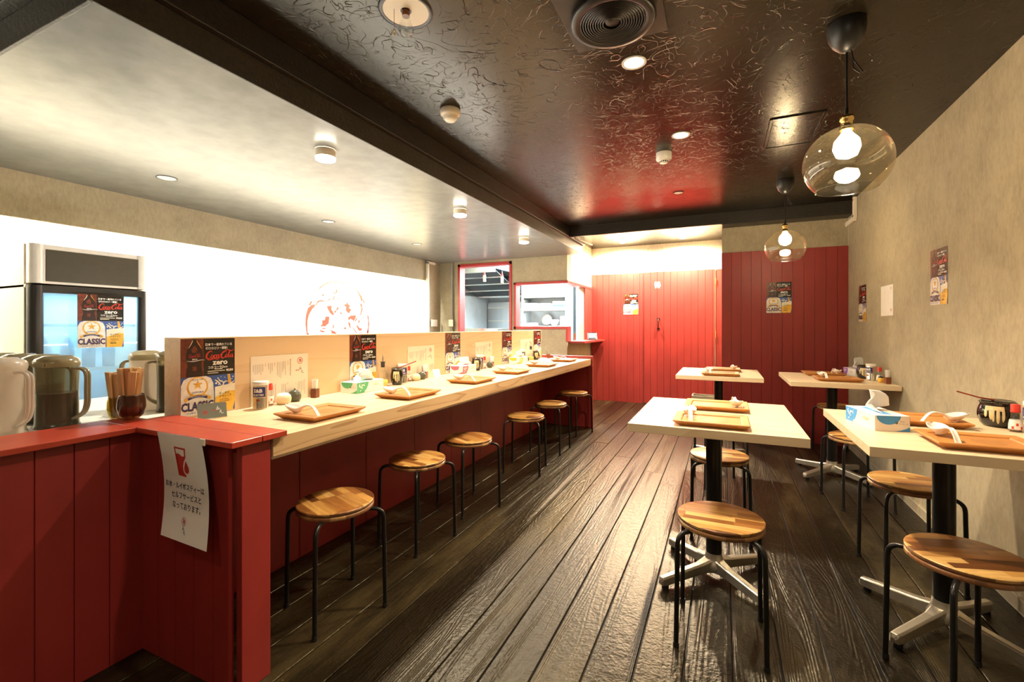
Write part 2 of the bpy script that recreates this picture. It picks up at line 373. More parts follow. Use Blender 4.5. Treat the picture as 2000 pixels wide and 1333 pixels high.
FONT_CACHE = {}
def glyphs(body, size, bold=0.0, sp=1.0, shear=0.0, spread=1.0):
    key = (body, bold, sp, shear)
    if key not in FONT_CACHE:
        c = bpy.data.curves.new('t', 'FONT'); c.body = body; c.resolution_u = 2; c.offset = bold; c.space_character = sp; c.shear = shear
        o = bpy.data.objects.new('t', c); C.objects.link(o); bpy.context.view_layer.update()
        dg = bpy.context.evaluated_depsgraph_get(); m = o.evaluated_get(dg).to_mesh()
        FONT_CACHE[key] = ([tuple(v.co) for v in m.vertices], [tuple(p.vertices) for p in m.polygons])
        o.evaluated_get(dg).to_mesh_clear(); bpy.data.objects.remove(o); bpy.data.curves.remove(c)
    vs, fs = FONT_CACHE[key]
    return [(x * size * spread, y * size) for x, y, z in vs], fs
class Flat:
    """layered flat print: x right, z up, facing -Y; d counts layers"""
    def __init__(s, mb): s.mb = mb
    def poly(s, pts, m, d=1): s.mb.add([(x, -0.0004 * d, z) for x, z in pts], [tuple(range(len(pts)))], m); return s
    def rect(s, x0, x1, z0, z1, m, d=1): return s.poly([(x0, z0), (x1, z0), (x1, z1), (x0, z1)], m, d)
    def disc(s, x, z, r, m, d=1, n=20, sx=1.0): return s.poly([(x + r * sx * math.cos(2 * PI * i / n), z + r * math.sin(2 * PI * i / n)) for i in range(n)], m, d)
    def text(s, body, x, z, size, m, d=2, align='L', bold=0.0, shear=0.0, rot=0.0, width=None, sp=1.0):
        p, f = glyphs(body, size, bold, sp, shear)
        if not p: return s
        x0 = min(q[0] for q in p); x1 = max(q[0] for q in p); k = 1.0
        if width: k = width / (x1 - x0)
        w = (x1 - x0) * k; off = {'L': 0, 'C': -w / 2, 'R': -w}[align]
        q = [((a - x0) * k + off, b) for a, b in p]; cr, sr = math.cos(rot), math.sin(rot)
        s.mb.add([(x + a * cr - b * sr, -0.0004 * d, z + a * sr + b * cr) for a, b in q], f, m); return s
    def stroke(s, pts, w, m, d=2, sub=6):
        P = smooth(pts, sub); n = len(P); ws = w if isinstance(w, (list, tuple)) else None
        vs = []
        for i, (x, z) in enumerate(P):
            a = P[max(i - 1, 0)]; b = P[min(i + 1, n - 1)]; dx, dz = b[0] - a[0], b[1] - a[1]; L = math.hypot(dx, dz) or 1
            if ws:
                t = i / (n - 1) * (len(ws) - 1); k = int(min(t, len(ws) - 2)); ww = ws[k] + (ws[k + 1] - ws[k]) * (t - k)
            else: ww = w
            vs += [(x - dz / L * ww / 2, -0.0004 * d, z + dx / L * ww / 2), (x + dz / L * ww / 2, -0.0004 * d, z - dx / L * ww / 2)]
        s.mb.add(vs, [(2 * i, 2 * i + 1, 2 * i + 3, 2 * i + 2) for i in range(n - 1)], m); return s
def smooth(pts, sub=6):
    out = []; n = len(pts)
    for i in range(n - 1):
        p0 = pts[max(i - 1, 0)]; p1 = pts[i]; p2 = pts[i + 1]; p3 = pts[min(i + 2, n - 1)]
        for k in range(sub):
            t = k / sub
            out.append(tuple(0.5 * (2 * b + (c - a) * t + (2 * a - 5 * b + 4 * c - d) * t * t + (3 * b - a - 3 * c + d) * t ** 3) for a, b, c, d in zip(p0, p1, p2, p3)))
    out.append(tuple(pts[-1])); return out

# ================================================================== THE ROOM
def boards(mb, x0, x1, z0, z1, pitch, m, t=0.018, g=0.0022, dep=0.005, first=None):
    """vertical grooved boards, front at y=0 facing -Y, back at y=t"""
    xs = [x0]; x = x0 + (first if first is not None else pitch)
    while x < x1 - 0.004: xs.append(x); x += pitch
    xs.append(x1); prof = [(x0, 0.0)]
    for x in xs[1:-1]: prof += [(x - g, 0.0), (x - g * 0.5, dep), (x + g * 0.5, dep), (x + g, 0.0)]
    prof += [(x1, 0.0)]; n = len(prof)
    vs = [(x, y, z) for z in (z0, z1) for x, y in prof]
    mb.add(vs, [(i, i + 1, n + i + 1, n + i) for i in range(n - 1)], m)
    b = [(x0, 0, z0), (x1, 0, z0), (x1, t, z0), (x0, t, z0), (x0, 0, z1), (x1, 0, z1), (x1, t, z1), (x0, t, z1)]
    mb.add(b, [(4, 5, 6, 7), (0, 3, 2, 1), (3, 7, 6, 2), (0, 4, 7, 3), (1, 2, 6, 5)], m)
    return mb

# floor: boards along Y with open joints over a dark bed
mb = MB(); tones = []
x = -4.32
while x < 1.2:
    w = 0.15; y = -1.7 - random.random() * 2
    while y < 7.2:
        L = 6.0 + random.random() * 4; ya = max(y, -1.7); yb = min(y + L, 7.2)
        if yb > ya + 0.01:
            mb.box(x + 0.0028, x + w - 0.0028, ya + 0.001, yb - 0.001, -0.02 + random.uniform(-0.0006, 0.0006), 0.0 + random.uniform(-0.0012, 0.0), M_FLOOR)
            tones += [random.random()] * 8
        y += L
    x += w
mb.box(-4.35, 1.2, -1.7, 7.2, -0.06, -0.012, M_INK); tones += [0.0] * 8
fl = struct(mb.build('floor', bevel=0.0018, seg=1, fix=False))
ca = fl.data.color_attributes.new('tone', 'FLOAT_COLOR', 'POINT')
for i, v in enumerate(tones): ca.data[i].color = (v, v, v, 1)
mb = MB().box(-4.3, -1.9, 7.2, 8.1, -0.06, 0.0, M_COOLWALL); struct(mb.build('floor'))

struct(MB().box(XR, XR + 0.1, -1.7, 5.42, 0, 2.45, M_WALL).build('wall_right'))
struct(MB().box(-0.01, XR, 5.32, 5.42, 0, 2.45, M_WALL).box(-0.01, 0.09, 5.42, 7.13, 0, 2.45, M_WALL).build('wall_back'))
struct(MB().box(-1.98, -0.01, 7.03, 7.13, 0, 2.45, M_ALCOVE).box(-1.881, -1.876, 5.925, 7.03, 1.764, 2.37, M_ALCOVE).build('wall_alcove'))
struct(MB().box(-4.3, 1.2, -1.8, -1.7, 0, 2.45, M_WALL).build('wall_front'))
struct(MB().box(-4.25, XK - 0.25, -1.7, 5.47, 0, 2.45, M_WALL).box(-4.25, XK, 5.47, 5.92, 0, 2.45, M_WALL).build('wall_left'))
wk = MB()
Y5 = 5.80; Y6 = 5.92
wk.box(XK, -3.568, Y5, Y6, 0, 2.45, M_WALL).box(-3.568, -2.688, Y5, Y6, 2.065, 2.45, M_WALL).box(-3.568, -2.688, Y5, Y6, 0, 0.9, M_WALL)
wk.box(-2.688, -2.657, Y5, Y6, 0, 2.45, M_WALL).box(-2.657, -1.88, Y5, Y6, 1.762, 2.45, M_WALL).box(-2.657, -1.88, Y5, Y6, 0, 1.115, M_WALL)
wk.box(-1.98, -1.88, Y6, 7.03, 1.762, 2.45, M_WALL).box(-1.98, -1.88, Y6, 7.03, 0, 0.925, M_WALL).box(-1.98, -1.88, 6.66, 7.03, 0.925, 1.762, M_WALL)
struct(wk.build('wall_kitchen'))
# back room behind the openings
kr = MB().box(-4.3, -1.98, 8.0, 8.1, 0, 2.45, M_COOLWALL).box(-4.3, -4.2, 5.92, 8.0, 0, 2.45, M_COOLWALL).box(-2.0, -1.98, 7.13, 8.0, 0, 2.45, M_COOLWALL)
struct(kr.build('wall_cooking'))
struct(MB().box(-4.3, -1.98, 5.92, 8.1, 2.40, 2.45, M_WHITEWALL).build('ceiling'))

struct(MB().box(-4.3, 1.2, -1.8, 5.45, HC, HC + 0.08, M_CEIL).build('ceiling'))
struct(MB().box(-1.9, 0.0, 5.15, 7.13, HA, HA + 0.08, M_CEIL).build('ceiling'))
struct(MB().box(XK, -1.668, 0.692, 5.78, HS, 2.2, M_SOFFIT).build('ceiling'))
struct(MB().box(-1.668, -1.66, 0.68, 5.78, HS - 0.004, 2.2, M_STRIP).box(XK, -1.668, 0.68, 0.692, HS - 0.004, 2.2, M_BEAM).build('trim_1', bevel=0.002))
struct(MB().box(XK, XB, 0.64, 5.78, 2.20, HC, M_BEAM).build('trim_2', bevel=0.002))
struct(MB().box(XB, -0.01, 5.12, 5.15, 2.198, HA, M_BEAM).box(-0.01, XR, 5.12, 5.32, 2.190, HC, M_BEAM).build('trim_3', bevel=0.002))

# white lit panel on the kitchen wall with the painted red crest
XW = XK - 0.25
struct(MB().box(XW, XW + 0.015, -1.6, 5.47, 0.0, 2.31, M_WHITEWALL).build('trim_4'))
struct(MB().box(XK - 0.03, XK, -1.69, 5.47, 1.815, HC, M_WALL).build('trim_11'))
MURAL = [[(3.729, 1.547), (3.752, 1.596), (3.822, 1.644), (3.906, 1.672), (4.011, 1.686), (4.107, 1.678), (4.162, 1.656), (4.139, 1.657), (4.081, 1.671), (4.004, 1.674), (3.912, 1.66), (3.834, 1.631), (3.775, 1.594)], [(4.172, 1.679), (4.253, 1.651), (4.35, 1.592), (4.416, 1.527), (4.433, 1.479), (4.407, 1.462), (4.379, 1.522), (4.329, 1.591), (4.253, 1.641)], [(4.436, 1.505), (4.465, 1.46), (4.469, 1.434), (4.45, 1.444), (4.433, 1.474)], [(4.393, 1.451), (4.421, 1.422), (4.429, 1.36), (4.404, 1.307), (4.364, 1.255), (4.393, 1.328), (4.407, 1.38), (4.386, 1.42)], [(4.506, 1.315), (4.536, 1.279), (4.549, 1.184), (4.536, 1.111), (4.512, 1.063), (4.502, 1.069), (4.521, 1.132), (4.527, 1.216), (4.512, 1.273)], [(3.65, 1.443), (3.622, 1.419), (3.595, 1.373), (3.628, 1.388), (3.648, 1.416)], [(3.689, 1.399), (3.639, 1.388), (3.59, 1.35), (3.565, 1.269), (3.559, 1.179), (3.568, 1.116), (3.579, 1.061), (3.59, 1.062), (3.584, 1.134), (3.587, 1.215), (3.606, 1.278), (3.65, 1.343), (3.684, 1.373)], [(3.798, 1.524), (3.822, 1.518), (3.804, 1.496), (3.781, 1.496)], [(3.729, 1.443), (3.787, 1.45), (3.857, 1.44), (3.787, 1.435), (3.746, 1.428), (3.717, 1.405), (3.695, 1.372), (3.693, 1.39)], [(3.857, 1.449), (3.9, 1.475), (3.942, 1.482), (3.906, 1.466), (3.869, 1.445)], [(3.992, 1.601), (4.015, 1.578), (4.011, 1.539), (3.986, 1.557)], [(3.936, 1.565), (3.979, 1.547), (4.004, 1.529), (3.961, 1.536)], [(3.955, 1.517), (3.977, 1.499), (3.961, 1.464), (3.942, 1.451), (3.94, 1.468), (3.955, 1.483)], [(4.12, 1.502), (4.1, 1.477), (4.087, 1.446), (4.096, 1.447), (4.113, 1.477)], [(4.042, 1.527), (4.023, 1.492), (4.011, 1.443), (4.017, 1.443), (4.036, 1.488)], [(3.851, 1.383), (3.918, 1.395), (3.93, 1.372), (3.92, 1.348), (3.942, 1.329), (3.955, 1.301), (3.973, 1.295), (3.942, 1.282), (3.906, 1.304), (3.869, 1.351)], [(4.011, 1.38), (4.036, 1.376), (4.027, 1.351), (3.998, 1.338), (3.989, 1.316), (3.969, 1.306), (3.964, 1.325), (3.992, 1.345)], [(4.042, 1.318), (4.074, 1.319), (4.089, 1.292), (4.074, 1.294), (4.055, 1.306)], [(4.113, 1.413), (4.153, 1.42), (4.166, 1.462), (4.183, 1.421), (4.213, 1.408), (4.199, 1.372), (4.237, 1.358), (4.219, 1.333), (4.196, 1.307), (4.159, 1.331), (4.143, 1.35), (4.153, 1.38), (4.13, 1.397)], [(4.179, 1.257), (4.226, 1.283), (4.315, 1.29), (4.308, 1.254), (4.274, 1.213), (4.253, 1.233), (4.219, 1.243), (4.192, 1.222)], [(3.84, 1.267), (3.893, 1.261), (3.887, 1.219), (3.881, 1.185), (3.857, 1.171), (3.834, 1.152), (3.787, 1.154), (3.769, 1.143), (3.769, 1.162), (3.792, 1.176), (3.787, 1.194), (3.787, 1.217), (3.822, 1.223)], [(3.752, 1.111), (3.798, 1.101), (3.84, 1.091), (3.798, 1.085), (3.763, 1.092)], [(3.781, 1.134), (3.834, 1.129), (3.848, 1.119), (3.798, 1.122)], [(4.192, 1.212), (4.219, 1.183), (4.226, 1.132), (4.206, 1.133), (4.199, 1.162), (4.183, 1.182)], [(4.113, 1.133), (4.159, 1.143), (4.153, 1.123), (4.126, 1.113)], [(3.948, 1.172), (3.967, 1.162), (3.955, 1.143), (3.969, 1.124), (3.942, 1.133)], [(3.893, 1.11), (3.942, 1.1), (3.973, 1.09), (3.998, 1.07), (4.004, 1.061), (3.955, 1.066), (3.918, 1.069), (3.93, 1.086)], [(4.364, 1.245), (4.381, 1.214), (4.364, 1.183), (4.35, 1.204)], [(4.315, 1.168), (4.35, 1.158), (4.371, 1.132), (4.421, 1.122), (4.407, 1.096), (4.364, 1.096), (4.336, 1.132)], [(4.357, 1.076), (4.421, 1.075), (4.414, 1.067), (4.364, 1.067)], [(4.439, 1.287), (4.453, 1.272), (4.447, 1.241), (4.436, 1.251)], [(4.294, 1.224), (4.35, 1.28), (4.329, 1.234), (4.301, 1.208)], [(4.24, 1.173), (4.281, 1.122), (4.329, 1.076), (4.343, 1.066), (4.315, 1.071), (4.267, 1.122)]]
mu = MB()
for p in MURAL: mu.add([(XW + 0.0156, y, z) for y, z in p], [tuple(range(len(p)))], M_ORINK)
for k in range(26):   # lower arc of the ring, hidden by the divider from the seats
    a0 = PI * 1.08 + k * 0.033 * PI; a1 = a0 + 0.035 * PI; t = 0.03 + 0.015 * math.sin(k * 0.5)
    q = [(4.055 + r * math.cos(a), 1.193 + r * math.sin(a)) for r, a in ((0.496, a0), (0.496, a1), (0.496 - t, a1), (0.496 - t, a0))]
    mu.add([(XW + 0.0156, y, z) for y, z in q], [(0, 1, 2, 3)], M_ORINK)
tag(mu.build('wall_crest', fix=False), 'large round red crest painted on the bright white kitchen wall', 'wall crest')

# red boarding, doors
struct(boards(MB(), -0.012, XR - 0.002, 0, 1.925, 0.0922, M_RED).build('trim_5', loc=(0, 5.302, 0)))
bw = boards(MB(), -1.88, -1.075, 0, 1.957, 0.0935, M_RED); boards(bw, -0.088, -0.012, 0, 1.957, 0.2, M_RED)
struct(bw.build('trim_6', loc=(0, 7.012, 0)))
mb = boards(MB(), 0.0, 0.40, 0.95, 1.745, 0.20, M_RED, first=0.18)
struct(mb.build('trim_7', loc=(-1.868, 6.625, 0), rot=(0, 0, PI / 2)))
door = boards(MB(), 0.0, 0.966, 0.012, 1.957, 0.0935, M_RED, t=0.03)
d = door.build('door_1', loc=(-1.068, 6.996, 0)); struct(d)
h = MB().tube([(0.205, -0.004, 1.12), (0.205, -0.035, 1.135), (0.208, -0.04, 1.19), (0.205, -0.035, 1.245), (0.205, -0.004, 1.26)], 0.008, M_BLACK, 10)
for z in (1.115, 1.265):
    for dx in (-0.012, 0.012): h.cyl((0, 0, 0), 0.011, 0.006, M_BLACK, 12); h.xform(Matrix.Translation((0.205 + dx, 0.0, z)) @ Matrix.Rotation(PI / 2, 4, 'X'), len(h.v) - 24 - 24 - 24 + 24)
ho = h.build('door_handle', d); ho['label'] = 'black iron pull handle'
ic = MB(); F_ = Flat(ic)
for cx, w0, w1, sk in ((0.165, 0.034, 0.022, 0), (0.215, 0.022, 0.042, 1)):
    F_.disc(cx, 1.800, 0.011, M_WHITEINK)
    F_.poly([(cx - w0 / 2, 1.785), (cx - w1 / 2 - 0.002, 1.745), (cx - 0.007, 1.745), (cx - 0.007, 1.715), (cx + 0.007, 1.715), (cx + 0.007, 1.745), (cx + w1 / 2 + 0.002, 1.745), (cx + w0 / 2, 1.785)][::-1], M_WHITEINK)
F_.rect(0.189, 0.192, 1.718, 1.808, M_WHITEINK)
io = ic.build('restroom_sign', d, fix=False); io['label'] = 'white man and woman figures on the door'
hg = MB()
for z in (0.35, 1.0, 1.75): hg.cyl((0.972, -0.004, z), 0.006, 0.08, M_BRASS, 10)
hg.build('hinge', d)
struct(MB().box(-0.101, -0.0965, 7.001, 7.012, 0, 1.95, M_CREAM).build('trim_8'))  # bright line of the door's hinge gap, put in as a cream strip

# red frames of the two openings
def frame(x0, x1, z0, z1, w, y0, y1, m, bottom=True, right=True):
    b = MB().box(x0, x0 + w, y0, y1, z0, z1, m).box(x0, x1, y0, y1, z1 - w, z1, m)
    if right: b.box(x1 - w, x1, y0, y1, z0, z1, m)
    if bottom: b.box(x0, x1, y0, y1, z0, z0 + w, m)
    return b
struct(frame(-3.568, -2.688, 0.9, 2.065, 0.038, 5.785, 5.93, M_REDFRAME).build('window_1', bevel=0.002))
b2 = frame(-2.657, -1.865, 1.115, 1.762, 0.035, 5.785, 5.93, M_REDFRAME, right=False)
b2.box(-1.985, -1.862, 5.93, 7.012, 1.727, 1.762, M_REDFRAME)
struct(b2.build('window_2', bevel=0.002))
struct(MB().box(-1.895, -1.866, 5.79, 5.93, 0.95, 1.115, M_REDFRAME).build('trim_9', bevel=0.001))

# baseboard right
bb = MB().box(XR - 0.010, XR, -1.69, 5.30, 0, 0.060, M_WALL).box(XR - 0.0125, XR - 0.010, -1.69, 5.30, 0.056, 0.060, M_SEAL).box(XR - 0.012, XR - 0.010, -1.69, 5.30, 0.0, 0.004, M_SEAL)
struct(bb.build('baseboard_right'))
struct(MB().box(XR - 0.004, XR, 5.296, 5.301, 1.925, 2.19, M_SEAL).build('trim_10'))

# ================================================================== COUNTER
ct = thing('dining_counter', 'long pale wooden dining counter on a dark red panel base running down the left side', 'counter', (-1.655, 3.05, 0))
o = MB().box(-0.295, 0.295, -2.01, 2.02, 0.716, 0.7800, M_OAK).build('worktop', ct, bevel=0.002); o['label'] = 'pale wood worktop'
MB().box(0.2951, 0.2975, -2.01, 2.02, 0.7165, 0.7795, M_EDGE).build('edge_band', ct)
MB().box(-0.27, 0.290, -2.01, 2.02, 0.705, 0.716, M_OAKX).build('batten', ct, bevel=0.001)
o = boards(MB(), -2.01, 2.02, 0, 0.705, 0.465, M_RED, t=0.03, g=0.0025, first=0.57).build('kick_panel', ct, loc=(-0.255, 0, 0), rot=(0, 0, PI / 2)); o['label'] = 'dark red panelled knee wall'
o = MB().box(-0.30, 0.310, 2.02, 2.065, 0, 0.812, M_RED).box(0.270, 0.318, 1.995, 2.02, 0, 0.705, M_RED).build('end_panel', ct, bevel=0.003); o['label'] = 'red end panel'
dv = tag(MB().box(-2.062, -1.952, 1.085, 5.03, 0.7802, 1.105, M_OAKV).build('counter_divider', bevel=0.0015), 'long low pale wooden divider standing along the back of the dining counter', 'divider')
lc = thing('red_counter', 'red painted boarded service counter with a ledge at the left front', 'counter', (-1.88, 0.92, 0))
o = boards(MB(), -2.0, 0.0, 0, 0.78, 0.0925, M_RED, first=0.0535 + 0.0925 * 0).build('side_panel', lc, loc=(0, 0, 0), rot=(0, 0, PI / 2))
o = boards(MB(), 0.0, 0.474, 0, 0.78, 0.1015, M_RED, first=0.094).build('front_panel', lc, loc=(0, 0, 0))
o = MB().box(0.474, 0.494, 0.035, 0.112, 0, 0.78, M_RED).box(0.494, 0.520, 0.013, 0.112, 0, 0.78, M_RED).build('corner_post', lc, bevel=0.0015)
ld = MB().box(-0.21, 0.035, -2.0, -0.0365, 0.7815, 0.80, M_REDTOP).build('ledge', lc, bevel=0.002)
ld = MB().box(-0.21, 0.545, -0.0355, 0.064, 0.7815, 0.80, M_REDTOP).build('ledge', lc, bevel=0.002)
ld = MB().box(-0.10, 0.546, 0.066, 0.155, 0.7815, 0.80, M_REDTOP).build('ledge', lc, bevel=0.002)
kc = thing('kitchen_counter', 'white kitchen side counter behind the red ledge holding the pitchers', 'counter', (-2.5, 0.6, 0))
MB().box(-0.45, 0.408, -1.9, 0.72, 0.745, 0.779, M_WHITEWALL).build('worktop', kc, bevel=0.003)
MB().box(-0.40, 0.38, -1.85, 0.68, 0, 0.744, M_STEEL).build('cabinet', kc)
ks = thing('back_worktop', 'steel kitchen worktop behind the divider', 'worktop', (-2.3, 3.2, 0))
MB().box(-0.25, 0.235, -1.85, 2.4, 0.52, 0.56, M_STEEL).build('worktop', ks, bevel=0.003)
MB().box(-0.22, 0.20, -1.82, 2.37, 0, 0.519, M_STEEL).build('cabinet', ks)

# register shelf
rs = thing('register_shelf', 'small dark red shelf with bracket beside the entrance wall', 'shelf', (-1.88, 6.44, 0))
MB().prism([(0.001, -0.59), (0.215, -0.57), (0.225, 0.55), (0.001, 0.56)], 0.925, 0.952, M_RED).build('board', rs, bevel=0.002)
MB().add([(0.01, 0.535, 0.92), (0.20, 0.535, 0.92), (0.01, 0.535, 0.70), (0.01, 0.557, 0.92), (0.20, 0.557, 0.92), (0.01, 0.557, 0.70)], [(0, 1, 2), (3, 5, 4), (0, 3, 4, 1), (1, 4, 5, 2), (2, 5, 3, 0)], M_RED).build('bracket', rs)
st = thing('payment_terminal_stand', 'black tilted stand with a pale blue screen on the register shelf', 'terminal', (-1.74, 6.55, 0.952), 0.35)
MB().box(-0.06, 0.06, -0.05, 0.05, 0, 0.012, M_BLACKP).add([(-0.06, 0.05, 0.01), (0.06, 0.05, 0.01), (0.06, 0.04, 0.11), (-0.06, 0.04, 0.11), (-0.06, 0.06, 0.01), (0.06, 0.06, 0.01), (0.06, 0.055, 0.11), (-0.06, 0.055, 0.11)], [(0, 1, 2, 3), (4, 7, 6, 5), (3, 2, 6, 7), (0, 3, 7, 4), (1, 5, 6, 2)], M_BLACKP).build('base', st, bevel=0.002)
sc = MB().box(-0.05, 0.05, -0.05, 0.05, -0.005, 0.005, mat('pale_screen', (0.10, 0.17, 0.22), 0.15)).box(-0.07, 0.07, -0.065, 0.065, -0.009, -0.004, M_BLACKP).build('screen', st, loc=(0, -0.005, 0.062), rot=(0.75, 0, 0))

# kitchen wall fittings
cd = tag(MB().box(-3.875, -3.845, 5.42, 5.46, 0.9, 2.08, M_IVORY).box(-3.875, -3.845, 5.42, 5.62, 2.055, 2.09, M_IVORY).build('cable_duct', bevel=0.002), 'beige cable duct running up the kitchen wall to the grey ceiling', 'cable duct')
cd = tag(MB().tube([(-3.66, 5.77, 0.8), (-3.66, 5.77, 2.095)], 0.018, mat('grey_pipe', (0.30, 0.29, 0.25), 0.4), 12).build('pipe'), 'grey vertical pipe left of the tall red framed opening', 'pipe')
sw = MB().box(-0.075, 0.075, -0.008, 0, -0.05, 0.05, M_IVORY)
for k in range(7): sw.box(-0.06 + k * 0.018, -0.048 + k * 0.018, -0.0095, -0.008, -0.038, 0.038, M_CREAM)
so = tag(sw.build('switch_plate', loc=(-3.886 + 0.012, 5.62, 1.20), rot=(0, 0, PI / 2), bevel=0.001), 'wide beige switch plate with rocker keys on the kitchen wall', 'switch plate')
so = tag(MB().box(-0.035, 0.035, -0.015, 0, -0.05, 0.05, M_IVORY).box(-0.02, 0.02, -0.018, -0.015, -0.03, 0.03, M_CREAM).build('thermostat', loc=(-3.66, 5.749, 1.20), bevel=0.001), 'small beige control box on the pipe beside the tall opening', 'control box')
dr = MB().box(XR - 0.03, XR - 0.003, 4.98, 5.02, 2.12, 2.312, M_CREAM).box(XR - 0.03, XR - 0.003, 5.0, 5.29, 2.10, 2.14, M_CREAM).box(XR - 0.032, XR - 0.029, 4.985, 5.015, 2.135, 2.15, M_INK).box(XR - 0.032, XR - 0.029, 4.985, 5.015, 2.28, 2.295, M_BROWN)
tag(dr.build('cable_duct', bevel=0.002), 'cream cable duct bent around the beam at the far right corner', 'cable duct')
hk = MB().tube([(-1.60, 5.45, 2.22), (-1.60, 6.02, 2.25)], 0.009, M_IVORY, 10).tube(smooth([(-1.60, 5.45, 2.22), (-1.60, 5.38, 2.225), (-1.60, 5.32, 2.245), (-1.60, 5.27, 2.235), (-1.60, 5.24, 2.19)], 4), 0.006, M_IVORY, 8)
hk.box(-1.63, -1.60, 5.93, 5.95, 2.235, 2.255, M_IVORY)
tag(hk.build('wall_rod'), 'short cream rod with a hooked end under the long dark beam', 'rod')

# ================================================================== BACK ROOM (seen through the openings)
hd = thing('extractor_hood', 'stainless extractor hood with slanted black filters seen through the tall opening', 'extractor hood', (-3.70, 6.9, 1.70))
MB().box(-0.48, 0.48, -0.60, 0.60, 0.36, 0.66, M_STEEL).box(-0.48, -0.46, -0.60, 0.60, 0.0, 0.36, M_STEEL).box(-0.48, 0.48, 0.58, 0.60, -0.02, 0.36, M_STEEL).box(-0.48, 0.48, -0.60, -0.57, 0.30, 0.36, M_STEEL).build('canopy', hd, bevel=0.002)
f = MB()
for k in range(4):
    y0 = -0.56 + k * 0.285; z0 = 0.34 - k * 0.085
    f.add([(-0.46, y0, z0), (0.46, y0, z0), (0.46, y0 + 0.26, z0 - 0.08), (-0.46, y0 + 0.26, z0 - 0.08), (-0.46, y0, z0 + 0.01), (0.46, y0, z0 + 0.01), (0.46, y0 + 0.26, z0 - 0.07), (-0.46, y0 + 0.26, z0 - 0.07)], [(0, 3, 2, 1), (4, 5, 6, 7), (0, 1, 5, 4), (2, 3, 7, 6), (0, 4, 7, 3), (1, 2, 6, 5)], M_BLACKP)
    f.box(-0.47, 0.47, y0 + 0.26, y0 + 0.285, z0 - 0.095, z0 - 0.07, M_STEEL)
f.build('filter', hd)
ut0 = None
for i, (x, y) in enumerate(((-3.30, 6.12), (-3.00, 6.12))):
    if ut0 is None:
        ut = thing('hanging_bottle', 'left white squeeze bottle with red tip hanging before the hood', 'bottle', (x, y, 1.83), 0, 'bottles hanging in the tall opening'); ut0 = ut
        MB().cyl((0, 0, 0), 0.022, 0.10, M_WHITE, 16).build('body', ut)
        MB().cyl((0, 0, 0.10), 0.018, 0.06, M_CAP, 12, 0.006).build('tip', ut)
        MB().tube([(0, 0, 0.16), (0, 0, 0.36)], 0.002, M_STEEL, 6).build('wire', ut)
    else: dup(ut0, (x, y, 1.80), 0, 'right white squeeze bottle with red tip hanging before the hood')
tag(MB().tube([(-3.5, 6.12, 2.185), (-2.8, 6.12, 2.185)], 0.008, M_STEEL, 8).box(-3.5, -3.48, 6.11, 6.13, 2.18, 2.40, M_STEEL).box(-2.82, -2.8, 6.11, 6.13, 2.16, 2.40, M_STEEL).build('hanging_rail'), 'steel rail the two squeeze bottles hang from', 'rail')
wp = MB().box(-4.18, -3.35, 7.90, 7.99, 0, 1.62, M_STEEL)
for z in (0.95, 1.25, 1.5): wp.box(-4.18, -3.35, 7.885, 7.90, z, z + 0.018, M_WHITEWALL)
tag(wp.build('steel_wall_panel'), 'stainless splash panel with ledges behind the hood', 'wall panel')
tag(MB().box(-3.33, -3.27, 7.6, 7.66, 0, 2.39, M_STEEL).box(-3.26, -2.9, 7.7, 7.98, 1.20, 2.0, M_WHITEWALL).build('refrigerator'), 'white kitchen cabinet beside the steel panel', 'cabinet')
tb = tag(MB().box(-3.70, -3.12, 6.2, 6.8, 0.0, 1.12, M_STEEL).build('prep_table', bevel=0.004), 'steel prep table with bags seen low through the tall opening', 'table')
# shelves in the right opening
rk = thing('storage_rack', 'blue grey rack with three steel shelves of white cartons seen through the serving opening', 'rack', (-2.675, 7.18, 0))
MB().box(-0.395, -0.375, -0.18, 0.18, 0, 2.3, M_COOLWALL).box(0.375, 0.395, -0.18, 0.18, 0, 2.3, M_COOLWALL).box(-0.375, 0.375, 0.172, 0.18, 0, 2.3, M_COOLWALL).build('side_frame', rk)
for z in (1.16, 1.43, 1.645): MB().box(-0.375, 0.375, -0.18, 0.17, z - 0.022, z, M_STEEL).box(-0.375, -0.355, -0.18, 0.17, z - 0.05, z - 0.022, M_STEEL).build('shelf', rk, bevel=0.002)
def carton(x, y, z, w, d_, h_, label, col=M_WHITEWALL, stripe=None):
    b = MB().box(-w / 2, w / 2, -d_ / 2, d_ / 2, 0, h_, col)
    if stripe: b.box(-w / 2 - 0.0004, w / 2 + 0.0004, -d_ / 2 - 0.0006, -d_ / 2, h_ * 0.3, h_ * 0.6, stripe)
    return tag(b.build('carton', loc=(x, y, z), bevel=0.002), label, 'carton', 'cartons on the storage shelves')
carton(-2.93, 7.14, 1.645, 0.19, 0.2, 0.09, 'white carton at the left of the upper storage shelf')
carton(-2.70, 7.14, 1.645, 0.20, 0.2, 0.07, 'flat white carton in the middle of the upper storage shelf', M_WHITEWALL, M_BEER)
carton(-2.46, 7.14, 1.645, 0.20, 0.2, 0.13, 'tall white carton at the right of the upper storage shelf')
carton(-2.93, 7.14, 1.43, 0.20, 0.2, 0.11, 'white carton at the left of the middle storage shelf')
carton(-2.68, 7.14, 1.43, 0.21, 0.2, 0.10, 'white carton in the middle of the middle storage shelf', M_WHITEWALL, M_BEER)
carton(-2.43, 7.14, 1.43, 0.20, 0.2, 0.13, 'blue marked carton at the right of the middle storage shelf', M_WHITEWALL, M_BLUE)
pl = MB().lathe([(0.0, 0.0), (0.05, 0.0), (0.095, 0.02), (0.10, 0.024), (0.05, 0.008), (0, 0.006)], M_WHITE, 28)
tag(pl.build('plate', loc=(-2.72, 7.30, 1.265), rot=(PI / 2 - 0.15, 0, 0)), 'round white plate leaning on the lowest storage shelf', 'plate')
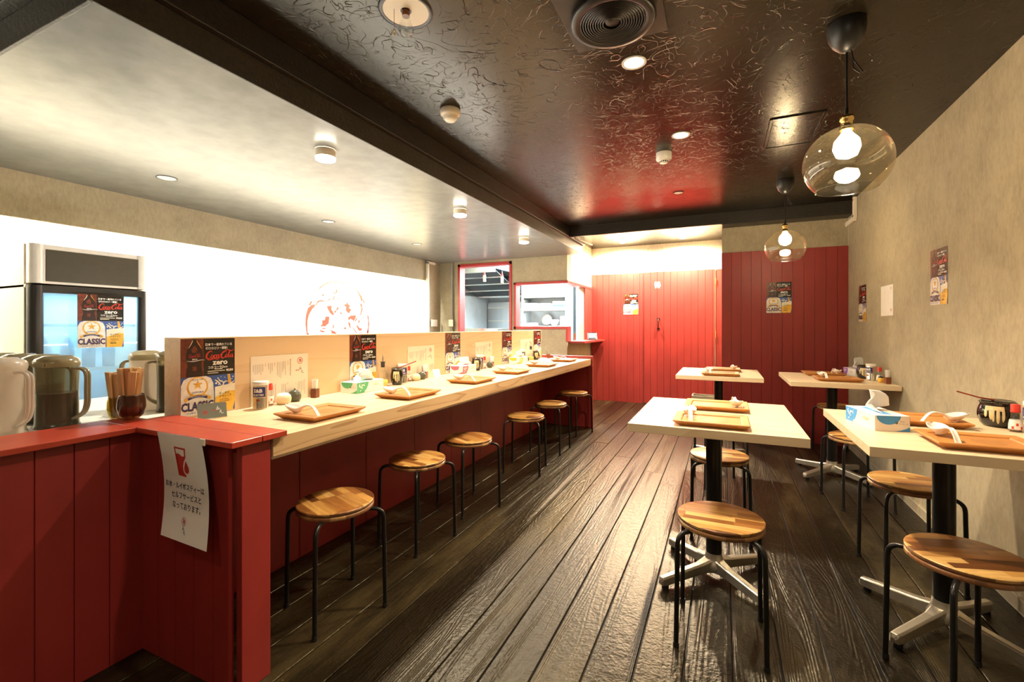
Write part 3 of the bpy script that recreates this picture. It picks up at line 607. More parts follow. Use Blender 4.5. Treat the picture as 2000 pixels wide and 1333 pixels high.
tag(MB().lathe([(0.03, 0), (0.07, 0.05), (0.085, 0.10), (0.08, 0.10), (0.028, 0.006)], M_WHITE, 28, cap0=True).build('bowl', loc=(-2.53, 7.12, 1.16)), 'white bowl right of the plate on the lowest storage shelf', 'bowl')
tag(MB().box(-0.05, 0.05, -0.05, 0.05, 0, 0.16, M_STEEL).build('canister', loc=(-2.37, 7.13, 1.16), bevel=0.008), 'steel canister at the right of the lowest storage shelf', 'canister')
tag(MB().box(-0.08, 0.08, -0.06, 0.06, 0, 0.05, M_WHITEWALL).build('food_box', loc=(-2.92, 7.13, 1.16), bevel=0.003), 'low white box at the left of the lowest storage shelf', 'box')
tag(MB().lathe([(0.17, 0), (0.17, 2.0)], M_WHITEWALL, 40, cap0=True, cap1=True).build('storage_cylinder', loc=(-2.22, 6.62 + 0.16, 0)), 'tall pale rounded steel column inside the serving opening', 'column') if False else None
tag(MB().box(-2.26, -2.02, 7.42, 7.8, 0, 1.9, M_WHITEWALL).build('white_locker', bevel=0.03), 'tall white rounded locker inside the serving opening', 'locker')
tag(MB().cyl((-1.93, 6.3, 0.952 - 0.0), 0.012, 0.10, M_BROWN, 12).build('pepper_mill'), 'small brown bottle standing in the serving opening', 'bottle')

# ================================================================== CEILING FITTINGS
def spot(name, loc, power, ang=110, color=WARM, size=0.035, blend=0.7, parent=None):
    return light(name, 'SPOT', loc, power, color, (0, 0, 0), size, None, math.radians(ang), blend, parent)
def downlight(x, y, z, label, power, r=0.045, lit=True, ang=120):
    t = thing('downlight', label, 'ceiling light', (x, y, z))
    MB().lathe([(r, -0.001), (r + 0.008, -0.004), (r + 0.008, 0.0)], M_WHITE if lit else M_BLACK, 32).lathe([(r, -0.001), (r * 0.92, -0.0025)], M_WHITE, 32).build('trim_ring', t)
    MB().lathe([(0.0001, -0.002), (r * 0.92, -0.002)], E_WARM if lit else M_CREAM, 32).build('lens', t)
    if lit: spot('downlight_lamp', (0, 0, -0.02), power, ang, parent=t)
    return t
downlight(-0.356, 2.047, HC, 'lit ceiling downlight beside the round air vent', 110)
downlight(-0.232, 2.945, HC, 'lit ceiling downlight before the white smoke detector', 110)
downlight(-0.352, 4.21, HC, 'unlit ceiling downlight near the far beam', 0, 0.036, False)
downlight(-3.23, 1.714, HS, 'unlit round downlight in the grey kitchen ceiling, nearest', 0, 0.05, False)
downlight(-3.24, 3.04, HS, 'unlit round downlight in the grey kitchen ceiling, middle', 0, 0.05, False)
downlight(-3.20, 4.30, HS, 'unlit round downlight in the grey kitchen ceiling, farthest', 0, 0.05, False)
downlight(-1.33, 6.70, HA, 'left lit downlight washing the white wall above the red door boards', 330, 0.04, True, 172)
downlight(-0.50, 6.70, HA, 'right lit downlight washing the white wall above the red door boards', 330, 0.04, True, 172)
downlight(-0.356, 0.93, HC, 'lit ceiling downlight nearest the camera, above the frame', 30)
downlight(-0.70, -0.55, HC, 'lit ceiling downlight behind the camera', 16)
for y, w in ((1.80, 'nearest'), (3.18, 'middle'), (4.49, 'farthest')):
    t = thing('surface_lamp', 'short round glowing lamp mounted above the counter, ' + w + ' of three', 'ceiling light', (-1.94, y, HS), 0, 'surface lamps over the counter')
    MB().lathe([(0.052, -0.001), (0.052, -0.042)], M_CREAM, 36).build('housing', t)
    MB().lathe([(0.052, -0.042), (0.050, -0.054), (0.03, -0.058), (0.0001, -0.058)], E_SOFT, 36).build('diffuser', t)
    spot('surface_lamp_light', (0, 0, -0.07), 80, 150, SOFT, 0.05, 0.6, t)
# recessed reflector bulb with a pull cord
t = thing('reflector_light', 'recessed ceiling reflector with an unlit clear bulb and pull ring', 'ceiling light', (-1.062, 1.36, HC))
MB().lathe([(0.083, -0.002), (0.097, -0.006), (0.100, 0.0)], M_BLACKP, 40).build('trim_ring', t)
MB().lathe([(0.083, -0.0025), (0.055, -0.0012), (0.02, -0.0006)], M_CREAM, 40).build('reflector', t)
MB().cyl((0, 0, -0.02), 0.014, 0.02, M_BROWN, 16).build('socket', t)
MB().lathe([(0.0001, -0.095), (0.018, -0.088), (0.028, -0.068), (0.022, -0.045), (0.013, -0.02)], G_CLEAR, 24).build('bulb', t)
MB().tube([(-0.03, -0.03, -0.002), (-0.03, -0.03, -0.075)], 0.0008, M_BROWN, 6).lathe([(0.011, -0.003), (0.014, 0.0), (0.011, 0.003), (0.008, 0.0), (0.011, -0.003)], M_BEIGEG, 20).build('pull_cord', t)
rg = [c for c in t.children if c.name.startswith('pull_cord')][0]
me = rg.data; n0 = 2 * 6 + 12
for v in list(me.vertices)[24:]: v.co = Vector((-0.03 + v.co.x * 0.7 - v.co.z * 0.3, -0.03 + v.co.z, -0.088 + v.co.y))
# smoke detectors
t = thing('smoke_detector', 'round cream smoke detector under the dark ceiling by the long beam', 'smoke detector', (-1.33, 2.08, HC))
MB().lathe([(0.0001, -0.062), (0.026, -0.060), (0.036, -0.050), (0.040, -0.036), (0.044, -0.034), (0.052, -0.026), (0.054, -0.008), (0.052, -0.001)], M_IVORY, 40).build('housing', t)
t = thing('smoke_detector', 'white cylindrical smoke detector with black slots near the far downlight', 'smoke detector', (-0.36, 3.20, HC))
MB().lathe([(0.0001, -0.068), (0.024, -0.068), (0.026, -0.064), (0.027, -0.054), (0.044, -0.050), (0.050, -0.044), (0.050, -0.001)], M_WHITE, 40).build('housing', t)
s_ = MB()
for k in range(12):
    a = 2 * PI * k / 12; s_.box(-0.004, 0.004, -0.0275, -0.0262, -0.066, -0.057, M_INK); s_.xform(Matrix.Rotation(a, 4, 'Z'), len(s_.v) - 8)
s_.build('vent_slot', t)
# round air diffuser on a square plate
t = thing('air_vent', 'round black ceiling air vent of concentric rings on a square plate', 'air vent', (-0.375, 1.70, HC))
MB().box(-0.18, 0.18, -0.185, 0.17, -0.006, 0.0, mat('vent_plate', (0.035, 0.028, 0.020), 0.35, 0, 0.1, 30, (1, 1, 1), 0.1)).build('plate', t, bevel=0.001)
o = MB().lathe([(0.120, -0.0065), (0.150, -0.014), (0.158, -0.026), (0.150, -0.036), (0.132, -0.038), (0.120, -0.032)], M_BLACKP, 56).build('rim', t)
r_ = MB()
for k in range(10):
    r0 = 0.032 + k * 0.0092; r_.lathe([(r0, -0.034), (r0 + 0.004, -0.036), (r0 + 0.005, -0.012), (r0 + 0.0015, -0.010), (r0, -0.034)], M_BLACKP, 56)
r_.lathe([(0.0001, -0.030), (0.022, -0.031), (0.028, -0.026)], M_BLACKP, 40).lathe([(0.0001, -0.008), (0.12, -0.008)], M_INK, 40).build('ring', t)
# access hatch
t = thing('access_hatch', 'square paper-covered access hatch in the black ceiling', 'hatch', (0.375, 3.165, HC))
f = MB().box(-0.135, 0.135, -0.235, -0.222, -0.007, 0, M_CEIL).box(-0.135, 0.135, 0.222, 0.235, -0.007, 0, M_CEIL).box(-0.135, -0.122, -0.222, 0.222, -0.007, 0, M_CEIL).box(0.122, 0.135, -0.222, 0.222, -0.007, 0, M_CEIL)
f.build('frame', t, bevel=0.001)
MB().box(-0.117, 0.117, -0.217, 0.217, -0.004, 0, M_CEIL).build('panel', t, bevel=0.001)

# pendants
def pendant():
    t = thing('pendant_lamp', 'glass globe pendant hanging nearest above the front tables', 'pendant lamp', (0.432, 2.13, HC), 0, 'glass globe pendants')
    MB().lathe([(0.062, -0.001), (0.064, -0.02), (0.060, -0.05), (0.046, -0.08), (0.024, -0.102), (0.008, -0.110), (0.0001, -0.111)], M_BLACKP, 40).build('canopy', t)
    MB().tube([(0, 0, -0.108), (0, 0, -0.345)], 0.0038, M_BLACK, 8).tube(smooth([(0.012, -0.006, -0.10), (0.02, -0.01, -0.15), (0.028, -0.012, -0.165), (0.046, -0.02, -0.205)], 5), 0.0025, M_BLACK, 6).tube(smooth([(0.012, -0.006, -0.10), (0.018, -0.008, -0.16), (0.020, -0.008, -0.18), (0.038, -0.016, -0.205)], 5), 0.0025, M_BLACK, 6).cyl((0, 0, -0.355), 0.009, 0.03, M_BLACK, 16, 0.006).build('cord', t)
    MB().lathe([(0.010, -0.350), (0.022, -0.356), (0.023, -0.372), (0.019, -0.374), (0.019, -0.398), (0.023, -0.402), (0.023, -0.41)], M_BRASS, 28).build('lamp_holder', t)
    prof = []
    a0, a1 = 0.15, PI * 0.762
    for k in range(29):
        a = a0 + (a1 - a0) * k / 28; prof.append((0.146 * math.sin(a) ** 0.93, -0.535 + 0.135 * math.cos(a)))
    prof.append((prof[-1][0] - 0.001, prof[-1][1] - 0.002))
    MB().lathe(prof, G_SHADE, 64).build('glass_shade', t)
    MB().tube([(prof[-1][0] * math.cos(a), prof[-1][0] * math.sin(a), prof[-1][1]) for a in [2 * PI * i / 48 for i in range(49)]], 0.0022, G_CLEAR, 8, False).build('rim', t)
    MB().lathe([(0.012, -0.41), (0.020, -0.425), (0.040, -0.450), (0.045, -0.478), (0.034, -0.508), (0.0001, -0.522)], E_BULB, 24).build('bulb', t)
    light('pendant_bulb_light', 'POINT', (0, 0, -0.47), 58, SOFT, size=0.045, parent=t)
    return t
pe = pendant(); p2 = dup(pe, (0.449, 4.20, HC), 0, 'glass globe pendant hanging farther back before the red boards')
for c in list(p2.children):
    if c.type == 'LIGHT': c.data = c.data.copy(); c.data.energy = 72

# ================================================================== STOOLS
def make_stool():
    t = thing('stool', 'x', 'stool', (0, 0, 0), 0, 'round wooden stools')
    MB().lathe([(0.0001, 0.440), (0.146, 0.440), (0.1485, 0.4388), (0.150, 0.437)], M_SEAT, 64).lathe([(0.150, 0.437), (0.150, 0.4300), (0.149, 0.4288), (0.0001, 0.4288)], M_SEATEDGE, 64).build('seat', t)
    MB().lathe([(0.0001, 0.4288), (0.139, 0.4288), (0.139, 0.4238), (0.149, 0.4230), (0.150, 0.4205), (0.150, 0.411), (0.147, 0.408), (0.0001, 0.408)], M_SEATEDGE, 64).build('seat_base', t)
    for k in range(4):
        a = PI / 4 + k * PI / 2; c_, s_ = math.cos(a), math.sin(a)
        path = smooth([(0.05, 0.404), (0.10, 0.404), (0.155, 0.404), (0.178, 0.398), (0.192, 0.383), (0.196, 0.36)], 5) + [(0.199, 0.20), (0.202, 0.012)]
        m = MB().tube([(r * c_, r * s_, z) for r, z in path], 0.0085, M_BLACK, 12)
        m.cyl((0.202 * c_, 0.202 * s_, 0.0), 0.0105, 0.016, M_BLACKP, 14).build('leg', t)
    return t
st0 = make_stool()
SP = [(-0.01, 1.875, 0.0, 'pulled up to the front of the nearest middle table'), (-0.02, 2.79, 0.06, 'behind the nearest middle table'),
      (0.775, 2.67, 0.12, 'behind the near right table by the wall'), (0.69, 1.885, 0.30, 'nearest the camera at the near right table'),
      (0.785, 3.62, 0.25, 'in front of the far right table'), (0.93, 4.94, 0.2, 'behind the far right table against the red boards'),
      (-0.02, 3.66, 0.30, 'in front of the far middle table'),
      (-1.44, 1.39, math.radians(-20), 'first under the counter beside the red post'), (-1.50, 2.02, math.radians(-10), 'second along the counter'),
      (-1.48, 2.53, math.radians(-25), 'third along the counter'), (-1.44, 3.36, math.radians(11), 'fourth along the counter'),
      (-1.46, 4.00, math.radians(0), 'fifth along the counter'), (-1.47, 4.76, math.radians(-20), 'last along the counter by the red end panel')]
for i, (x, y, r, lab) in enumerate(SP):
    L = 'round wooden stool on black legs ' + lab; g = 'stools along the counter' if i > 6 else 'stools at the tables'
    if i == 0: st0.location = (x, y, 0); st0.rotation_euler = (0, 0, r); st0['label'] = L; st0['group'] = g
    else: dup(st0, (x, y, 0), r, L, g)

# ================================================================== TABLES
def make_table():
    t = thing('table', 'x', 'table', (0, 0, 0), 0, 'square cafe tables')
    MB().box(-0.32, 0.32, -0.385, 0.385, 0.716, 0.75, M_OAKX).build('tabletop', t, bevel=0.0015)
    MB().box(-0.12, 0.12, -0.12, 0.12, 0.706, 0.716, M_BLACK).cyl((0, 0, 0.105), 0.034, 0.602, M_BLACK, 32).build('column', t)
    h = MB().lathe([(0.036, 0.112), (0.037, 0.095), (0.045, 0.075), (0.052, 0.06), (0.05, 0.042)], M_ALU, 32, cap1=True, cap0=True)
    h.build('hub', t)
    for k in range(4):
        a = PI / 4 + k * PI / 2
        b = MB(); rows = []
        for r, w, z0, z1 in ((0.02, 0.056, 0.030, 0.092), (0.05, 0.048, 0.034, 0.084), (0.09, 0.038, 0.032, 0.074), (0.17, 0.036, 0.024, 0.064), (0.27, 0.034, 0.016, 0.052), (0.292, 0.031, 0.016, 0.049), (0.300, 0.016, 0.020, 0.036)):
            rows.append([(r, -w / 2, z0), (r, w / 2, z0), (r, w / 2, z1 - 0.006), (r, w / 2 - 0.006, z1), (r, -w / 2 + 0.006, z1), (r, -w / 2, z1 - 0.006), (r, -w / 2, z0)])
        b.grid(rows, M_ALU, False); b.add(rows[-1][:-1], [tuple(range(6))], M_ALU)
        b.xform(Matrix.Rotation(a, 4, 'Z')); o = b.build('leg', t, bevel=0.002)
        f = MB().cyl((0.272 * math.cos(a), 0.272 * math.sin(a), 0.0), 0.015, 0.012, M_BLACKP, 16).cyl((0.272 * math.cos(a), 0.272 * math.sin(a), 0.012), 0.006, 0.008, M_STEEL, 10).build('foot', o)
    return t
T1 = make_table(); T1.location = (-0.038, 2.295, 0); T1['label'] = 'pale square table on a steel star foot, nearest in the middle of the room'
T2 = dup(T1, (-0.035, 4.36, 0), 0, 'pale square table behind the nearest middle table, before the red door boards')
T4 = dup(T1, (0.763, 2.262, 0), 0, 'pale square table at the near right with the blue tissue box, against the wall')
T3 = dup(T1, (0.765, 4.235, 0), 0, 'pale square table farther back on the right, against the wall')

# ================================================================== TRAYS, SPOONS
def make_tray():
    t = thing('serving_tray', 'x', 'tray', (0, 0, 0), 0, 'wooden trays')
    a, b = 0.14, 0.112    # half sizes at the top; flares out from the foot
    m = MB(); foot = [(-a + 0.022, -b + 0.022), (a - 0.022, -b + 0.022), (a - 0.022, b - 0.022), (-a + 0.022, b - 0.022)]
    def ring(k, z): return [(x, y, z) for x, y in ((-a + k, -b + k), (a - k, -b + k), (a - k, b - k), (-a + k, b - k))]
    levels = [ring(0.026, 0.0), ring(0.002, 0.018), ring(0.0, 0.022), ring(0.003, 0.0245), ring(0.026, 0.0215), ring(0.030, 0.0200), ring(0.032, 0.0162)]
    vs = [p for r in levels for p in r]; fs = [(3, 2, 1, 0)]
    for j in range(len(levels) - 1):
        for i in range(4): fs.append((j * 4 + i, j * 4 + (i + 1) % 4, (j + 1) * 4 + (i + 1) % 4, (j + 1) * 4 + i))
    n = len(levels) * 4; fs.append((n - 4, n - 3, n - 2, n - 1)); m.add(vs, fs, M_TRAY)
    m.build('board', t)
    MB().lathe([(0.0001, 0.0166), (0.046, 0.0166)], M_TRAYD, 40, (0.02, 0.0, 0)).build('bowl_recess', t)  # flat disc, shade of the bowl recess put into its darker colour
    return t
def make_spoon():
    m = MB(); rows = []
    N = 40; L = 0.160
    for i in range(N):
        s = i / (N - 1); x = s * L
        q = max(0.0, 1 - ((x - 0.042) / 0.0425) ** 2)
        bw = 0.0285 * math.sqrt(q) + 0.001
        bl = min(1.0, max(0.0, (x - 0.060) / 0.024)); bl = bl * bl * (3 - 2 * bl)
        wh = 0.0068 + 0.0022 * max(0, s - 0.75) * 4
        w = bw * (1 - bl) + wh * bl
        dep = 0.024 * (1 - bl) * (q ** 0.45) + 0.0045 * bl
        rim = 0.030 + 0.006 * math.cos(PI * min(1, x / 0.08)) + 0.013 * math.sin(PI * min(1, max(0, (x - 0.066) / 0.090))) - 0.030 * max(0, (x - 0.118) / 0.042) ** 1.8
        row = []
        for k in range(11):
            u = -1 + 2 * k / 10; row.append((x, u * w, rim - dep * (1 - u * u) ** 0.75))
        rows.append(row)
    m.grid(rows, M_WHITE)
    o = m.build('soup_spoon', solid=0.0042)
    sd = o.modifiers.new('sub', 'SUBSURF'); sd.levels = 1; sd.render_levels = 1
    f = MB().cyl((0.042, 0, 0.0), 0.009, 0.0095, M_WHITE, 16).build('foot', o)
    tag(o, 'x', 'spoon', 'white soup spoons'); return o
tr0 = make_tray(); sp0 = make_spoon(); first = True
TR = []   # (x, y, z, rot of diner, tray label, spoon label, spoon dx, dy, rot)
cl = ['nearest on the counter', 'second on the counter', 'third on the counter', 'fourth on the counter', 'fifth on the counter', 'last on the counter by the red end']
for (x, y), l in zip(((-1.515, 1.385), (-1.515, 1.965), (-1.52, 2.645), (-1.525, 3.30), (-1.53, 3.98), (-1.535, 4.64)), cl):
    TR.append((x, y, 0.78, PI / 2, l))
tl = [(-0.045, 2.045, 0.75, 0, 'at the front of the nearest middle table'), (-0.03, 2.44, 0.75, PI, 'at the back of the nearest middle table'),
      (0.775, 2.035, 0.75, 0, 'at the front of the near right table'), (0.735, 2.43, 0.75, PI, 'at the back of the near right table'),
      (-0.02, 4.10, 0.75, 0, 'at the front of the far middle table'), (0.0, 4.52, 0.75, PI, 'at the back of the far middle table'),
      (0.765, 4.06, 0.75, 0, 'at the front of the far right table'), (0.745, 4.46, 0.75, PI, 'at the back of the far right table')]
TR += tl
for i, (x, y, z, rz, l) in enumerate(TR):
    g = 'wooden trays on the counter' if i < 6 else 'wooden trays on the tables'
    if i == 0: tr0.location = (x, y, z); tr0.rotation_euler = (0, 0, rz); tr0['label'] = 'brown wooden tray ' + l; tr0['group'] = g
    else: dup(tr0, (x, y, z), rz, 'brown wooden tray ' + l, g)
    # spoon lies along the diner's left edge, bowl away from the diner
    lx, ly, lr = -0.092, 0.092, -PI / 2 + 0.12
    if l.startswith('at the back of the near right'): lx, ly, lr = -0.145, 0.03, 0.25
    wx = x + lx * math.cos(rz) - ly * math.sin(rz); wy = y + lx * math.sin(rz) + ly * math.cos(rz)
    g = 'white soup spoons on the counter trays' if i < 6 else 'white soup spoons on the table trays'
    L = 'white ceramic soup spoon on the tray ' + l
    if i == 0: sp0.location = (wx, wy, z + 0.0205); sp0.rotation_euler = (0, 0, rz + lr); sp0['label'] = L; sp0['group'] = g
    else: dup(sp0, (wx, wy, z + 0.0205), rz + lr, L, g)

# ================================================================== PRINTED THINGS
def coca(F, x, z, s, m, d=3):
    """flowing script logo in a box 10 s wide"""
    def st(p, w): F.stroke([(x + a * s, z + b * s) for a, b in p], [q * s for q in w] if isinstance(w, list) else w * s, m, d, 5)
    O = [(0.55, 1.15), (0.1, 0.85), (0.0, 0.3), (0.25, 0.05), (0.65, 0.35), (0.8, 0.85), (0.55, 1.15)]
    st([(2.35, 2.3), (2.2, 2.8), (1.6, 2.85), (0.9, 2.3), (0.45, 1.4), (0.5, 0.65), (1.0, 0.35), (1.6, 0.6), (2.0, 1.1)], [0.10, 0.2, 0.3, 0.45, 0.55, 0.45, 0.3, 0.2, 0.1])
    st([(a + 1.95, b + 0.45) for a, b in O], [0.15, 0.35, 0.35, 0.2, 0.3, 0.3, 0.12])
    st([(3.75, 1.45), (3.45, 1.62), (3.05, 1.2), (2.98, 0.7), (3.25, 0.5), (3.75, 0.9)], [0.2, 0.15, 0.38, 0.38, 0.2, 0.1])
    st([(a + 3.75, b + 0.45) for a, b in O], [0.15, 0.35, 0.35, 0.2, 0.3, 0.3, 0.12]); st([(4.68, 1.65), (4.5, 0.95), (4.6, 0.5), (4.95, 0.8)], [0.3, 0.36, 0.3, 0.1])
    st([(4.95, 1.55), (5.35, 1.65)], 0.22)
    st([(7.15, 2.1), (7.05, 2.6), (6.5, 2.7), (5.8, 2.1), (5.4, 1.3), (5.45, 0.6), (5.9, 0.35), (6.5, 0.6), (6.9, 1.1)], [0.10, 0.2, 0.3, 0.45, 0.55, 0.45, 0.3, 0.2, 0.1])
    st([(6.35, 2.15), (6.75, 2.85), (7.5, 3.15), (8.3, 2.95), (9.1, 2.75), (9.9, 3.3)], [0.1, 0.2, 0.3, 0.34, 0.3, 0.1])
    st([(a + 6.85, b + 0.45) for a, b in O], [0.15, 0.35, 0.35, 0.2, 0.3, 0.3, 0.12])
    st([(7.75, 1.35), (8.35, 2.2), (8.4, 2.65), (8.2, 2.6), (7.98, 1.7), (7.95, 0.75), (8.15, 0.5), (8.45, 0.75)], [0.1, 0.18, 0.15, 0.2, 0.36, 0.36, 0.25, 0.1])
    st([(a + 8.5, b + 0.45) for a, b in O], [0.15, 0.35, 0.35, 0.2, 0.3, 0.3, 0.12]); st([(9.43, 1.65), (9.25, 0.95), (9.35, 0.5), (9.75, 0.85)], [0.3, 0.36, 0.3, 0.1])
    st([(0.75, 0.35), (1.1, -0.05), (1.9, 0.05), (3.0, 0.28), (4.1, 0.05), (4.9, 0.2)], [0.15, 0.25, 0.28, 0.2, 0.26, 0.05])
def crest(F, x, z, r, m, d=2):
    F.stroke([(x + r * math.cos(a), z + r * math.sin(a)) for a in [2 * PI * i / 16 for i in range(17)]], r * 0.16, m, d, 2)
    for a, b, c_, e in ((-0.5, 0.4, 0.1, 0.55), (-0.1, 0.1, 0.45, 0.3), (-0.55, -0.1, -0.1, -0.5), (0.1, -0.15, 0.5, -0.45), (-0.2, 0.5, -0.25, -0.2), (0.4, 0.55, 0.1, -0.55)):
        F.stroke([(x + a * r, z + b * r), (x + (a + c_) * r / 2 + 0.1 * r, z + (b + e) * r / 2), (x + c_ * r, z + e * r)], [0.05 * r, 0.32 * r, 0.05 * r], m, d, 4)
def brush(F, x, z, s, m, d=2):
    """vertical two-character brush signature"""
    def st(p, w): F.stroke([(x + a * s, z + b * s) for a, b in p], [q * s for q in w], m, d, 5)
    st([(-0.35, 0.9), (-0.42, 0.3), (-0.30, 0.2)], [0.10, 0.12, 0.05]); st([(-0.05, 1.3), (-0.02, 0.6), (0.0, 0.1)], [0.16, 0.14, 0.06])
    st([(-0.40, 0.15), (0.0, 0.25), (0.3, 0.75), (0.35, 0.25)], [0.06, 0.12, 0.08, 0.14])
    st([(0.45, 0.1), (0.75, 0.2)], [0.1, 0.06]); st([(0.55, -0.1), (0.5, -0.6), (0.3, -0.9)], [0.14, 0.14, 0.05])
    st([(0.75, 0.0), (0.80, -0.7), (1.0, -1.1), (1.35, -0.95), (1.35, -0.8)], [0.12, 0.14, 0.14, 0.12, 0.05])
PW, PH = 0.2205, 0.311
def make_poster():
    mb = MB(); F = Flat(mb); w, h = PW, PH
    X = lambda u: (u - 0.5) * w
    Z = lambda v: (1 - v) * h
    R = lambda u0, u1, v0, v1, m, d: F.rect(X(u0), X(u1), Z(v1), Z(v0), m, d)
    mb.box(-w / 2, w / 2, -0.0003, 0.0003, 0, h, M_PBLACK)
    R(0, 1, 0, 0.5, M_PBLACK, 1); R(0, 0.40, 0, 0.5, M_COLAR, 2)
    P = lambda pts, m, d: F.poly([(X(a), Z(b)) for a, b in pts], m, d)
    half = [(0.035, 0.0), (0.035, 0.03), (0.06, 0.07), (0.12, 0.13), (0.15, 0.20), (0.15, 0.25), (0.125, 0.31), (0.12, 0.36), (0.14, 0.42), (0.15, 0.47), (0.14, 0.5)]
    P([(0.235 - a, b) for a, b in half] + [(0.235 + a, b) for a, b in half[::-1]], M_COLA, 3)
    P([(0.215, 0.10), (0.175, 0.15), (0.20, 0.18), (0.27, 0.18), (0.285, 0.14), (0.255, 0.09)], M_COLAR, 4)
    P([(0.20, 0.36), (0.20, 0.42), (0.27, 0.42), (0.27, 0.36)], M_COLAR, 4)
    F.stroke([(X(0.10), Z(0.285)), (X(0.2), Z(0.295)), (X(0.35), Z(0.28)), (X(0.42), Z(0.285))], [0.001, 0.003, 0.002, 0.0005], M_WHITEINK, 5)
    F.stroke([(X(0.20), Z(0.02)), (X(0.18), Z(0.06)), (X(0.13), Z(0.12))], [0.002, 0.003, 0.001], M_FOAM, 5)
    F.stroke([(X(0.27), Z(0.02)), (X(0.30), Z(0.06)), (X(0.36), Z(0.13))], [0.002, 0.003, 0.001], M_GOLD, 5)
    coca(F, X(0.13), Z(0.245), 0.0047, M_REDINK, 6)
    F.text('zero', X(0.235), Z(0.277), 0.0115, M_WHITEINK, 6, 'C', 0.02)
    F.text('日本で一番売れている', X(0.43), Z(0.095), 0.0125, M_WHITEINK, 4, 'L', 0.02, width=w * 0.51)
    F.text('ゼロカロリー炭酸!', X(0.43), Z(0.145), 0.0125, M_WHITEINK, 4, 'L', 0.02, width=w * 0.42)
    coca(F, X(0.425), Z(0.285), 0.0124, M_CAP, 4)
    F.text('zero', X(0.705), Z(0.355), 0.030, M_WHITEINK, 5, 'C', 0.03, width=w * 0.29)
    F.text('コカコーラZero', X(0.665), Z(0.405), 0.0125, M_WHITEINK, 5, 'C', 0.02, width=w * 0.37)
    R(0.60, 0.75, 0.412, 0.420, M_WHITEINK, 5); R(0.47, 0.80, 0.437, 0.446, M_FOAM, 5); R(0.47, 0.67, 0.463, 0.471, M_FOAM, 5)
    F.text('¥250', X(0.89), Z(0.455), 0.0125, M_WHITEINK, 5, 'C', 0.03, width=w * 0.14)
    # lower half
    R(0, 1, 0.5, 1, M_BLUE, 1)
    hb = [(0.15, 0.5), (0.24, 0.53), (0.285, 0.60), (0.30, 0.75), (0.30, 1.0)]
    P([(max(0, 0.29 - a), b) for a, b in hb] + [(0.29 + a, b) for a, b in hb[::-1]], M_LABEL, 3)
    F.disc(X(0.29), Z(0.635), 0.042, M_GOLD, 4, 28); F.disc(X(0.29), Z(0.628), 0.035, M_PAPER, 5, 28)
    F.poly([(X(0.29) + rr * math.sin(k * PI / 5), Z(0.605) + rr * math.cos(k * PI / 5)) for k, rr in ((k, 0.021 if k % 2 == 0 else 0.0088) for k in range(10))], M_GOLD, 6)
    F.text('SINCE 1985', X(0.29), Z(0.545), 0.007, M_NAVY, 6, 'C', 0.01, width=w * 0.2)
    F.text('SAPPORO', X(0.29), Z(0.715), 0.0105, M_NAVY, 6, 'C', 0.015, width=w * 0.21)
    F.stroke([(X(0.06), Z(0.80)), (X(0.16), Z(0.765)), (X(0.29), Z(0.75)), (X(0.42), Z(0.765)), (X(0.53), Z(0.80))], 0.013, M_GOLD, 6)
    F.stroke([(X(0.12), Z(0.785)), (X(0.20), Z(0.765)), (X(0.29), Z(0.758)), (X(0.38), Z(0.765)), (X(0.46), Z(0.785))], 0.009, M_NAVY, 7)
    F.text('THE HOKKAIDO BEER', X(0.29), Z(0.765), 0.005, M_WHITEINK, 8, 'C', 0.01, width=w * 0.26)
    F.text('CLASSIC', X(0.292), Z(0.932) - 0.001, 0.047, M_GOLD, 7, 'C', 0.05, width=w * 0.585)
    F.text('CLASSIC', X(0.29), Z(0.932), 0.045, M_NAVY, 8, 'C', 0.035, width=w * 0.57)
    F.text('サッポロ クラシック', X(0.29), Z(0.978), 0.009, M_NAVY, 8, 'C', 0.01, width=w * 0.40)
    P([(0.61, 0.66), (1.0, 0.63), (1.0, 0.86), (0.96, 1.0), (0.61, 1.0)], M_FOAM, 2)
    P([(0.61, 0.80), (0.75, 0.77), (0.88, 0.73), (1.0, 0.74), (1.0, 0.86), (0.96, 1.0), (0.61, 1.0)], M_BEER, 3)
    P([(0.85, 0.5), (0.90, 0.5), (0.93, 0.62), (0.87, 0.64)], M_GOLD, 3)
    for a in ([(0.66, 0.53), (0.70, 0.58), (0.76, 0.60), (0.78, 0.66)], [(0.74, 0.66), (0.80, 0.60), (0.86, 0.60)], [(0.84, 0.66), (0.92, 0.63), (0.99, 0.60)], [(0.60, 0.56), (0.66, 0.59), (0.73, 0.65)]):
        F.stroke([(X(p), Z(q)) for p, q in a], [0.0015, 0.006, 0.0015], M_FOAM, 4)
    for a, b, r in ((0.63, 0.61, 0.0045), (0.68, 0.63, 0.003), (0.80, 0.54, 0.002), (0.66, 0.545, 0.002), (0.96, 0.54, 0.003), (0.94, 0.57, 0.002), (0.72, 0.53, 0.0018), (0.70, 0.615, 0.0025)): F.disc(X(a), Z(b), r, M_FOAM, 4, 10)
    F.text('サッポロ', X(0.69), Z(0.775), 0.0125, M_INK, 5, 'L', 0.01, width=w * 0.19, rot=0.05)
    F.text('クラシック', X(0.69), Z(0.815), 0.0125, M_INK, 5, 'L', 0.01, width=w * 0.235, rot=0.05)
    R(0.70, 0.87, 0.838, 0.845, M_BROWN, 5); R(0.70, 0.89, 0.862, 0.869, M_BROWN, 5); R(0.72, 0.82, 0.885, 0.890, M_BROWN, 5)
    F.text('¥600', X(0.76), Z(0.935), 0.0135, M_INK, 5, 'C', 0.02, width=w * 0.14)
    return mb.build('drink_poster', fix=False)
po = make_poster(); pfirst = True
